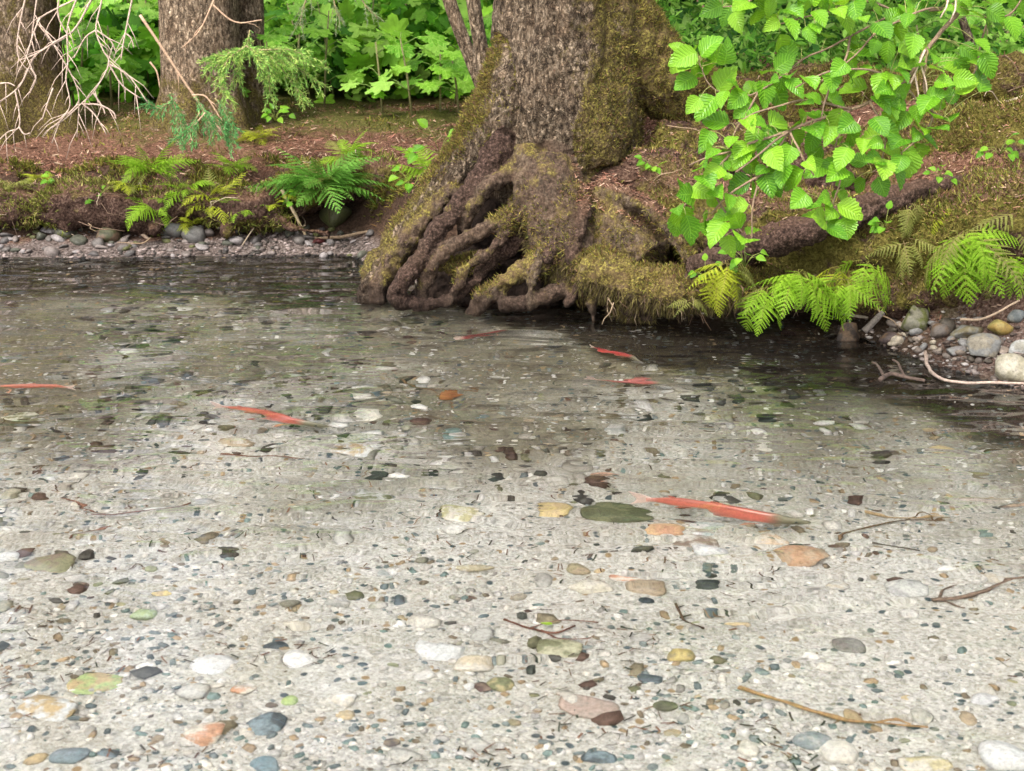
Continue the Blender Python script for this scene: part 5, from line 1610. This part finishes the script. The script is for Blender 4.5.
# ------------------------------------------------------------------ hanging bare twigs (left) and conifer boughs
def bough_paths(name, root, plist, Y, r0, colr, sub_every=0.12, jitter=0.02, side_len=(.05, .16), seed=0):
    rr = random.Random(seed)
    for i, pl in enumerate(plist):
        yy0 = Y + rr.uniform(-.25, .25)
        pts = [(*W(a, b, yy0)[:], r0 * (1 - .55 * k / len(pl)) * (1.5 if i == 0 else 1)) for k, (a, b) in enumerate(pl)]
        path = catmull(pts, 5)
        s2 = Soup()
        s2.add(*tube(path, 6), colr)
        P_ = path[:, :3]; d = 0
        for k in range(2, len(P_) - 1):
            d += np.linalg.norm(P_[k] - P_[k - 1])
            if d > sub_every * rr.uniform(.6, 1.5):
                d = 0
                t = Vector(P_[k] - P_[k - 1]).normalized()
                sd = rr.choice((-1, 1))
                dr = (t + Vector((sd * rr.uniform(.5, 1), rr.uniform(-.3, .3), rr.uniform(-.5, .0)))).normalized()
                L = rr.uniform(*side_len); p0 = Vector(P_[k])
                p1 = p0 + dr * L * .55; p2 = p1 + (dr + Vector((0, 0, -.5))).normalized() * L * .5
                s2.add(*tube([(*p0, r0 * .5), (*p1, r0 * .38), (*p2, r0 * .22)], 4), colr)
        me = s2.mesh('twig', M_wood)
        for q in me.vertices: q.co -= root.location
        mobj('limb' if i == 0 else 'twig', me, root)


PALE = (0.52, 0.39, 0.31)
b1 = empty('bare_branch', W(150, -150, 12.5), 'bare pinkish grey branch with many drooping twigs at the upper left', 'branch')
bough_paths('a', b1, [
    [(200, -180), (150, -90), (105, -25), (90, 2), (72, 32), (38, 53), (28, 70), (18, 88), (-6, 106)],
    [(104, -12), (101, 4), (96, 30), (103, 50), (109, 64), (95, 90), (82, 103), (66, 118), (52, 128)],
    [(109, 64), (128, 75), (148, 103)], [(109, 64), (122, 85), (140, 98)],
    [(95, -10), (40, 18), (45, 30), (60, 55), (74, 80), (79, 100), (77, 137)],
    [(82, 103), (95, 115), (107, 135)], [(93, 92), (103, 108), (105, 114)], [(84, 104), (100, 105), (113, 112), (116, 119)],
    [(30, -15), (25, 0), (18, 35), (18, 55), (25, 68)],
    [(134, -10), (124, 40), (121, 60)], [(125, 33), (131, 38), (134, 48)],
    [(15, 90), (19, 110), (19, 127), (8, 132), (-3, 142)], [(19, 127), (24, 134), (30, 133)],
    [(80, -10), (68, 25), (68, 60), (66, 80), (70, 105), (60, 122)],
    [(40, 18), (33, 35), (25, 62)], [(96, 30), (85, 38), (74, 58)], [(96, 30), (110, 40), (116, 52)],
    [(31, 68), (36, 78), (30, 93)], [(-5, 84), (8, 83), (15, 86)], [(53, 88), (47, 105), (42, 120)],
    [(72, 32), (55, 42), (36, 54), (20, 60)], [(38, -10), (34, 20), (31, 45)], [(60, -8), (58, 15), (68, 36)],
    [(78, 104), (70, 112), (62, 117), (52, 143)],
], 11.2, .0072, PALE, .075, side_len=(.08, .30), seed=4)
b2 = empty('dry_branch', W(150, 30, 12.9), 'single dry twig slanting down in front of the thick grey trunk', 'branch')
bough_paths('b', b2, [[(140, 15), (165, 52), (178, 72), (192, 93), (206, 112), (230, 142)], [(192, 95), (205, 96), (214, 108), (220, 118)], [(206, 112), (195, 125), (186, 138)],
                      [(150, 62), (157, 72), (160, 88)], [(205, 112), (212, 128), (210, 140)], [(214, 0), (200, 30), (182, 48)], [(212, 4), (235, 22), (262, 20)]], 12.4, .009, (0.5, 0.33, 0.22), .2, seed=5)


def conifer_bough(name, label, loc, paths_px, Y, pal, nl=0.022, dens=420, seed=0):
    rr = random.Random(seed)
    o = empty(name, loc, label, 'bough')
    s2 = Soup(); npos, ndir, nc = [], [], []
    tw_all = []
    for i, pl in enumerate(paths_px):
        y0 = Y + (0 if dens < 270 else rr.uniform(-.2, .2))
        pts = [(*W(a, b, y0 - .02 * k)[:], .006 * (1 - .6 * k / len(pl)) + .0015) for k, (a, b) in enumerate(pl)]
        path = catmull(pts, 8); tw_all.append(path)
        P_ = path[:, :3]
        for k in range(3, len(P_), 3):
            t = Vector(P_[k] - P_[k - 1]).normalized()
            for sd in (-1, 1):
                L = rr.uniform(.08, .24) * (1 - .35 * k / len(P_))
                dr = (t * 1.3 + t.cross(Vector((0, -1, .3))).normalized() * sd * .6 + Vector((0, rr.uniform(-.3, .1), -.22))).normalized()
                p0 = Vector(P_[k]); p2 = p0 + dr * L + Vector((0, 0, -.02))
                tw_all.append(catmull([(*p0, .003), (*(p0.lerp(p2, .5) + Vector((0, 0, .008))), .0022), (*p2, .0012)], 3))
    for path in tw_all:
        s2.add(*tube(path, 4), (0.3, 0.24, 0.12))
        P_ = path[:, :3]; ln = np.linalg.norm(np.diff(P_, axis=0), axis=1).sum()
        m = int(dens * ln)
        tt = rng.random(m) * (len(P_) - 1.001); k = tt.astype(int); fr_ = (tt - k)[:, None]
        pos_ = P_[k] * (1 - fr_) + P_[k + 1] * fr_
        tan = P_[k + 1] - P_[k]; tan /= np.linalg.norm(tan, axis=1)[:, None]
        d_ = tan * .9 + rng.normal(0, .5, (m, 3)); d_ /= np.linalg.norm(d_, axis=1)[:, None]
        npos.append(pos_); ndir.append(d_)
    npos = np.vstack(npos) - np.array(o.location[:]); ndir = np.vstack(ndir)
    n = len(npos)
    t = np.cross(ndir, rng.normal(0, 1, (n, 3))); t /= np.linalg.norm(t, axis=1)[:, None]
    R_ = np.stack([t, ndir, np.cross(t, ndir)], 2)
    NV2 = np.array([(-.07, 0, 0), (.07, 0, 0), (.05, 1, 0), (-.05, 1, 0)])
    c = np.array(pal)[rng.integers(0, len(pal), n)] * rng.uniform(.7, 1.3, (n, 1))
    me = s2.mesh('twig', M_wood)
    for q in me.vertices: q.co -= o.location
    mobj('limb', me, o)
    nd = scatter('needles', NV2, np.array([(0, 1, 2, 3)]), npos, R_, nl * rng.uniform(.8, 1.3, n), c, M_needle, o)
    nd['kind'] = 'stuff'


GN = [(0.26, 0.48, 0.09), (0.38, 0.58, 0.13), (0.17, 0.36, 0.07), (0.48, 0.60, 0.15)]
conifer_bough('conifer_bough', 'fresh green conifer bough fanning out in front of the second trunk', W(246, 40, 13.0), [
    [(250, 30), (246, 46), (232, 52), (215, 64)], [(246, 46), (262, 50), (285, 55), (312, 66)], [(246, 46), (255, 52), (262, 66)],
    [(246, 46), (240, 58), (238, 80)], [(262, 50), (276, 62), (292, 82), (302, 98)], [(246, 46), (228, 60), (222, 78), (226, 94)], [(262, 50), (268, 70), (270, 95)],
    [(285, 55), (300, 70), (320, 84)], [(232, 52), (222, 56), (211, 60)], [(258, 50), (290, 50), (310, 58)]], 12.6, GN, .036, 300, 11)
conifer_bough('conifer_bough', 'lower green conifer spray hanging above the brown ground left of the dry twig', W(200, 90, 12.6), [
    [(170, 92), (176, 110), (186, 134)], [(195, 95), (205, 115), (214, 132)], [(205, 112), (222, 124), (232, 140)], [(172, 100), (160, 108), (150, 104)],
    [(200, 112), (192, 126), (182, 136)], [(215, 98), (225, 112), (230, 128)]], 12.3, [(0.12, 0.36, 0.11), (0.18, 0.44, 0.13), (0.08, 0.25, 0.07)], .034, 280, 12)
conifer_bough('conifer_bough', 'thin faint conifer spray at the top between second trunk and thicket', W(330, -20, 12.9), [
    [(330, -60), (334, 0), (340, 20)], [(330, -60), (306, 0), (300, 22)], [(330, -60), (362, 0), (378, 18)]], 12.5, [(0.20, 0.3, 0.12), (0.28, 0.34, 0.18)], .026, 260, 13)

# ------------------------------------------------------------------ salmon
def salmon(tail_px, head_px, z, label, red=(0.62, 0.07, 0.035), fade=1.0, bend=0.05):
    A, Bp = B(*tail_px, z), B(*head_px, z)
    L = (Bp - A).length
    o = empty('salmon', (A + Bp) * .5, label, 'fish', 'red salmon in the stream')
    o.rotation_euler = (0, 0, math.atan2(Bp.y - A.y, Bp.x - A.x))
    # x, half height, half width, centre z (unit length)
    prof = [(-.44, .030, .010, 0), (-.40, .032, .014, 0), (-.34, .045, .022, 0), (-.24, .058, .034, .002), (-.12, .062, .038, .006), (0, .070, .042, .010), (.12, .071, .042, .012), (.22, .066, .040, .010),
            (.30, .066, .042, .004), (.37, .052, .034, -.002), (.43, .044, .026, -.010), (.48, .026, .016, -.016), (.50, .010, .006, -.018)]
    pr = catmull(prof, 3); S = 16; v, f, t = [], [], []
    redc, back, belly, head = np.array(red), np.array(red) * .75, np.array([0.55, 0.25, 0.16]), np.array([0.17, 0.16, 0.10])
    for i, (x, hh, hw, zc) in enumerate(pr):
        yb = bend * math.sin(x * 5.5)
        for k in range(S):
            a = 2 * math.pi * k / S
            v.append((x * L, (yb + hw * math.cos(a)) * L, (zc + hh * math.sin(a)) * L))
            c = redc if math.sin(a) < .6 else back
            c = c * (1 - max(0, -math.sin(a)) * .5) + belly * max(0, -math.sin(a)) * .5
            w = min(1, max(0, (x - .24) / .10)); c = c * (1 - w) + head * w
            w2 = min(1, max(0, (-.36 - x) / .06)); c = c * (1 - w2 * .6) + np.array([0.7, 0.45, 0.38]) * w2 * .6
            t.append(c)
    n = len(pr)
    for i in range(n - 1):
        for k in range(S):
            a, b = i * S + k, i * S + (k + 1) % S
            f.append((a, b, b + S, a + S))
    f.append(tuple(range(S))[::-1]); f.append(tuple(range((n - 1) * S, n * S)))
    mobj('body', np_mesh('body', v, f, M_fish, True, np.clip(np.array(t), 0, 1)), o)

    def fin(nm, pts, yb, c, th=.004, vertical=True, yoff=0):
        q = []
        for s in (-1, 1):
            for (x, h) in pts:
                y = yb(x) + s * th
                q.append((x * L, y * L, h * L) if vertical else (x * L, (yoff + h) * L, (yb(x) + s * th) * L))
        k = len(pts)
        fs = [tuple(range(k)), tuple(range(2 * k - 1, k - 1, -1))] + [(i, i + k, (i + 1) % k + k, (i + 1) % k) for i in range(k)]
        mobj(nm, np_mesh(nm, q, fs, M_fish, False, np.tile(c, (2 * k, 1))), o)
    bb = lambda x: bend * math.sin(x * 5.5)
    fin('tail_fin', [(-.41, .03), (-.47, .07), (-.535, .105), (-.52, .06), (-.50, .02), (-.495, 0), (-.50, -.02), (-.52, -.06), (-.53, -.09), (-.47, -.06), (-.41, -.03)], bb, (0.72, 0.55, 0.48))
    fin('dorsal_fin', [(-.07, .062), (-.065, .098), (-.02, .098), (.03, .088), (.07, .072)], bb, tuple(redc * .8))
    fin('adipose_fin', [(-.29, .055), (-.315, .085), (-.29, .082), (-.265, .065)], bb, tuple(redc * .8))
    fin('anal_fin', [(-.24, -.065), (-.27, -.11), (-.20, -.10), (-.16, -.085)], bb, tuple(redc * .7))
    for s in (-1, 1):
        fin('pectoral_fin', [(.25, 0), (.17, s * .05), (.13, s * .085), (.15, s * .03)], lambda x: -.045, (0.4, 0.2, 0.12), .003, False, s * .042 + bb(.22))
        bm_ = bmesh.new(); bmesh.ops.create_uvsphere(bm_, u_segments=10, v_segments=6, radius=.011 * L)
        me = bpy.data.meshes.new('eye'); bm_.to_mesh(me); bm_.free(); me.materials.append(M_fish)
        a_ = me.color_attributes.new('tint', 'FLOAT_COLOR', 'POINT'); a_.data.foreach_set('color', np.tile((0.02, 0.02, 0.015, 1), (len(me.vertices), 1)).astype(np.float32).ravel())
        ey = mobj('eye', me, o); ey.location = (.42 * L, (bb(.42) + s * .024) * L, .004 * L)
    return o


salmon((634, 499), (812, 521), -.10, 'nearest bright red salmon beside the dark moss green stone', (0.52, 0.13, 0.09), bend=-.035)
salmon((214, 406), (330, 425), -.11, 'red salmon with whitish tail in the middle of the left half', (0.52, 0.13, 0.09), bend=-.04)
salmon((72, 388), (-16, 384), -.12, 'orange red salmon entering at the left edge', (0.58, 0.17, 0.11))
salmon((592, 346), (640, 361), -.10, 'small looking far salmon near the dark hollow', (0.48, 0.05, 0.05))
salmon((455, 338), (518, 330), -.16, 'dusky red salmon just in front of the big tree roots', (0.30, 0.05, 0.05))
salmon((590, 379), (672, 383), -.20, 'faint deep red salmon below the far one', (0.36, 0.09, 0.08))

# ------------------------------------------------------------------ sticks in the water
STICKS = [
    ([(738, 690), (760, 698), (800, 712), (845, 724), (880, 727), (928, 731)], 7.5, (0.30, 0.19, 0.09), -.06, 'long brown stick lying on pale sand at the lower right', [[(870, 727), (895, 722), (910, 727)]]),
    ([(838, 540), (870, 528), (905, 521), (948, 519)], 3.5, (0.14, 0.09, 0.05), -.02, 'dark bent twig on the bed right of the nearest fish', [[(905, 521), (925, 513), (940, 522)]]),
    ([(866, 513), (900, 516), (942, 517)], 4, (0.36, 0.26, 0.14), -.02, 'straight tan twig above the dark bent twig', []),
    ([(932, 601), (965, 597), (992, 590), (1006, 580), (1026, 577)], 6, (0.17, 0.12, 0.09), -.01, 'forked grey brown stick at the right edge', [[(935, 600), (950, 603), (965, 607)], [(938, 601), (946, 592), (958, 588)]]),
    ([(676, 605), (682, 618), (694, 627), (704, 631)], 3.5, (0.10, 0.06, 0.04), -.01, 'short hooked dark twig right of the small black stone', []),
    ([(221, 455), (250, 457), (280, 457), (306, 459)], 3.5, (0.16, 0.08, 0.05), -.02, 'thin straight twig lying below the middle salmon', []),
    ([(400, 380), (425, 390), (445, 392), (478, 392)], 3, (0.16, 0.10, 0.05), -.05, 'sunken branch with a rusty leaf near mid stream', [[(430, 391), (442, 398), (458, 408)]]),
    ([(960, 503), (990, 502), (1026, 499)], 5, (0.30, 0.22, 0.15), -.01, 'pale brown stick at the right edge below the reflections', []),
    ([(872, 545), (895, 548), (920, 552)], 5, (0.12, 0.10, 0.08), -.01, 'short dark waterlogged stick right of the rusty stone', []),
    ([(418, 419), (455, 422), (500, 425)], 4, (0.12, 0.10, 0.06), -.03, 'long sunken olive brown twig across mid stream', []),
    ([(505, 622), (530, 630), (555, 635), (575, 628)], 4, (0.14, 0.06, 0.04), -.01, 'reddish brown twig scrap with a green leaf in the middle', [[(530, 630), (560, 620), (600, 624)], [(540, 632), (560, 640), (590, 640)]]),
    ([(90, 515), (130, 512), (175, 508), (190, 504)], 4, (0.18, 0.09, 0.06), -.01, 'dark reddish twigs gathered on the bed at the left', [[(60, 500), (90, 508), (110, 515)], [(70, 540), (90, 530), (110, 528)]]),
    ([(960, 320), (985, 318), (1020, 300)], 3, (0.3, 0.22, 0.15), None, 'thin dry stick among the rocks of the right shore', []),
    ([(880, 380), (890, 374), (905, 377), (925, 381)], 5, (0.13, 0.09, 0.07), 'w', 'dark snag poking from the water by the right shore', [[(884, 376), (878, 366), (872, 362)], [(905, 377), (898, 364), (893, 360)]]),
    ([(925, 352), (930, 370), (950, 381), (1000, 383), (1030, 384)], 4, (0.40, 0.30, 0.24), 'w', 'long pale brown stick along the right water line', []),
    ([(864, 332), (874, 322), (884, 312)], 8, (0.17, 0.14, 0.12), 'b', 'grey broken stub leaning under the right bank', []),
    ([(836, 312), (850, 315), (868, 318)], 4, (0.15, 0.12, 0.09), 'b', 'thin grey stick wedged under the bank', []),
    ([(282, 190), (290, 205), (298, 220), (306, 236)], 4, (0.42, 0.32, 0.2), 'l', 'pale slanting stick on the far bank beside the dark fern', []),
    ([(60, 222), (80, 205), (92, 190)], 3, (0.22, 0.17, 0.10), 'l', 'thin brown stick leaning on the far bank at the left', []),
    ([(142, 234), (152, 242), (160, 250), (150, 238)], 4, (0.5, 0.36, 0.26), 'l', 'pale forked twig at the far water edge', []),
    ([(300, 240), (340, 237), (375, 230)], 4, (0.2, 0.14, 0.09), 'l', 'dark stick lying on the far gravel', []),
    ([(985, 118), (1000, 106), (1026, 96)], 5, (0.5, 0.4, 0.28), 'r', 'tan stick resting on the mossy top of the right bank', []),
]
for (pl, wpx, colr, zo, lab, sides) in STICKS:
    def place(px, py, lift=0.0):
        if zo is None or zo == 'r':
            return W(px, py, 8.0 if zo is None else 10.4)
        if zo == 'b': return W(px, py, 8.5)
        if zo == 'l': return W(px, py, 11.75)
        if zo == 'w':
            return G(px, py, 0.02)
        q = zbed(px, py); return q + Vector((0, 0, .015 - zo * .3))
    pts = []
    P0 = place(*pl[0])
    o = empty('stick', P0, lab, 'stick', 'sticks and twigs in and beside the stream')
    for bi, br_ in enumerate([pl] + sides):
        pts = []
        for i, (a, b) in enumerate(br_):
            q = place(a, b)
            r_ = wpx * .5 * q.y / FPX * (1 - .45 * i / len(br_)) * (1 if bi == 0 else .6)
            pts.append((*(q - P0), r_))
        path = catmull(pts, 6)
        path[:, :3] += .006 * np.stack([fbm(path[:, :3] * 14 + bi, 2, 3), fbm(path[:, :3] * 14, 2, 4), fbm(path[:, :3] * 14, 2, 6)], 1)
        v_, f_ = tube(path, 8, .1)
        mobj('stem' if bi == 0 else 'side_twig', np_mesh('stem', v_, f_, M_wood, True, np.tile(colr, (len(v_), 1))), o)
# leaves fallen in the water
for (px, py, s, c, rz, lab) in ((552, 629, .05, (0.35, 0.55, 0.05), 60, 'small bright green leaf caught on the reddish twig scrap'), (442, 399, .13, (0.30, 0.13, 0.05), -60, 'rusty orange leaf on the sunken branch')):
    v_ = np.array([q.co[:] for q in ALD[0].vertices]); f_ = [tuple(p.vertices) for p in ALD[0].polygons]
    o = mobj('fallen_leaf', np_mesh('fallen_leaf', v_, f_, M_fern, True, np.tile(c, (len(v_), 1))))
    q = zbed(px, py); o.location = q + Vector((0, 0, .04)); o.scale = (s, s, s); o.rotation_euler = (.1, .1, math.radians(rz))
    tag(o, lab, 'leaf')

# dark bits of bark and leaf scraps on the bed
N = 2600
px_ = rng.uniform(-10, 1034, N); py_ = rng.uniform(360, 775, N)
cl = fbm(P3(px_ / 150, py_ / 60), 3, 71)
kp = cl > 0.08
pos = []
for a, b in zip(px_[kp], py_[kp]):
    q = B(a, b, -.2); pos.append((q.x, q.y, 0))
pos = np.array(pos); pos[:, 2] = terrain(pos[:, 0], pos[:, 1])[0] + .012
litter_at('bed_litter', pos, 0.032, [(0.09, 0.05, 0.035), (0.16, 0.08, 0.05), (0.05, 0.04, 0.03), (0.2, 0.13, 0.08), (0.06, 0.07, 0.05)], 'dark scraps of bark and leaf on the stream bed', None, .12)

print('objects', len(bpy.data.objects), 'tris', sum(len(m.polygons) * (2 if len(m.polygons) and len(m.polygons[0].vertices) == 4 else 1) for m in bpy.data.meshes))
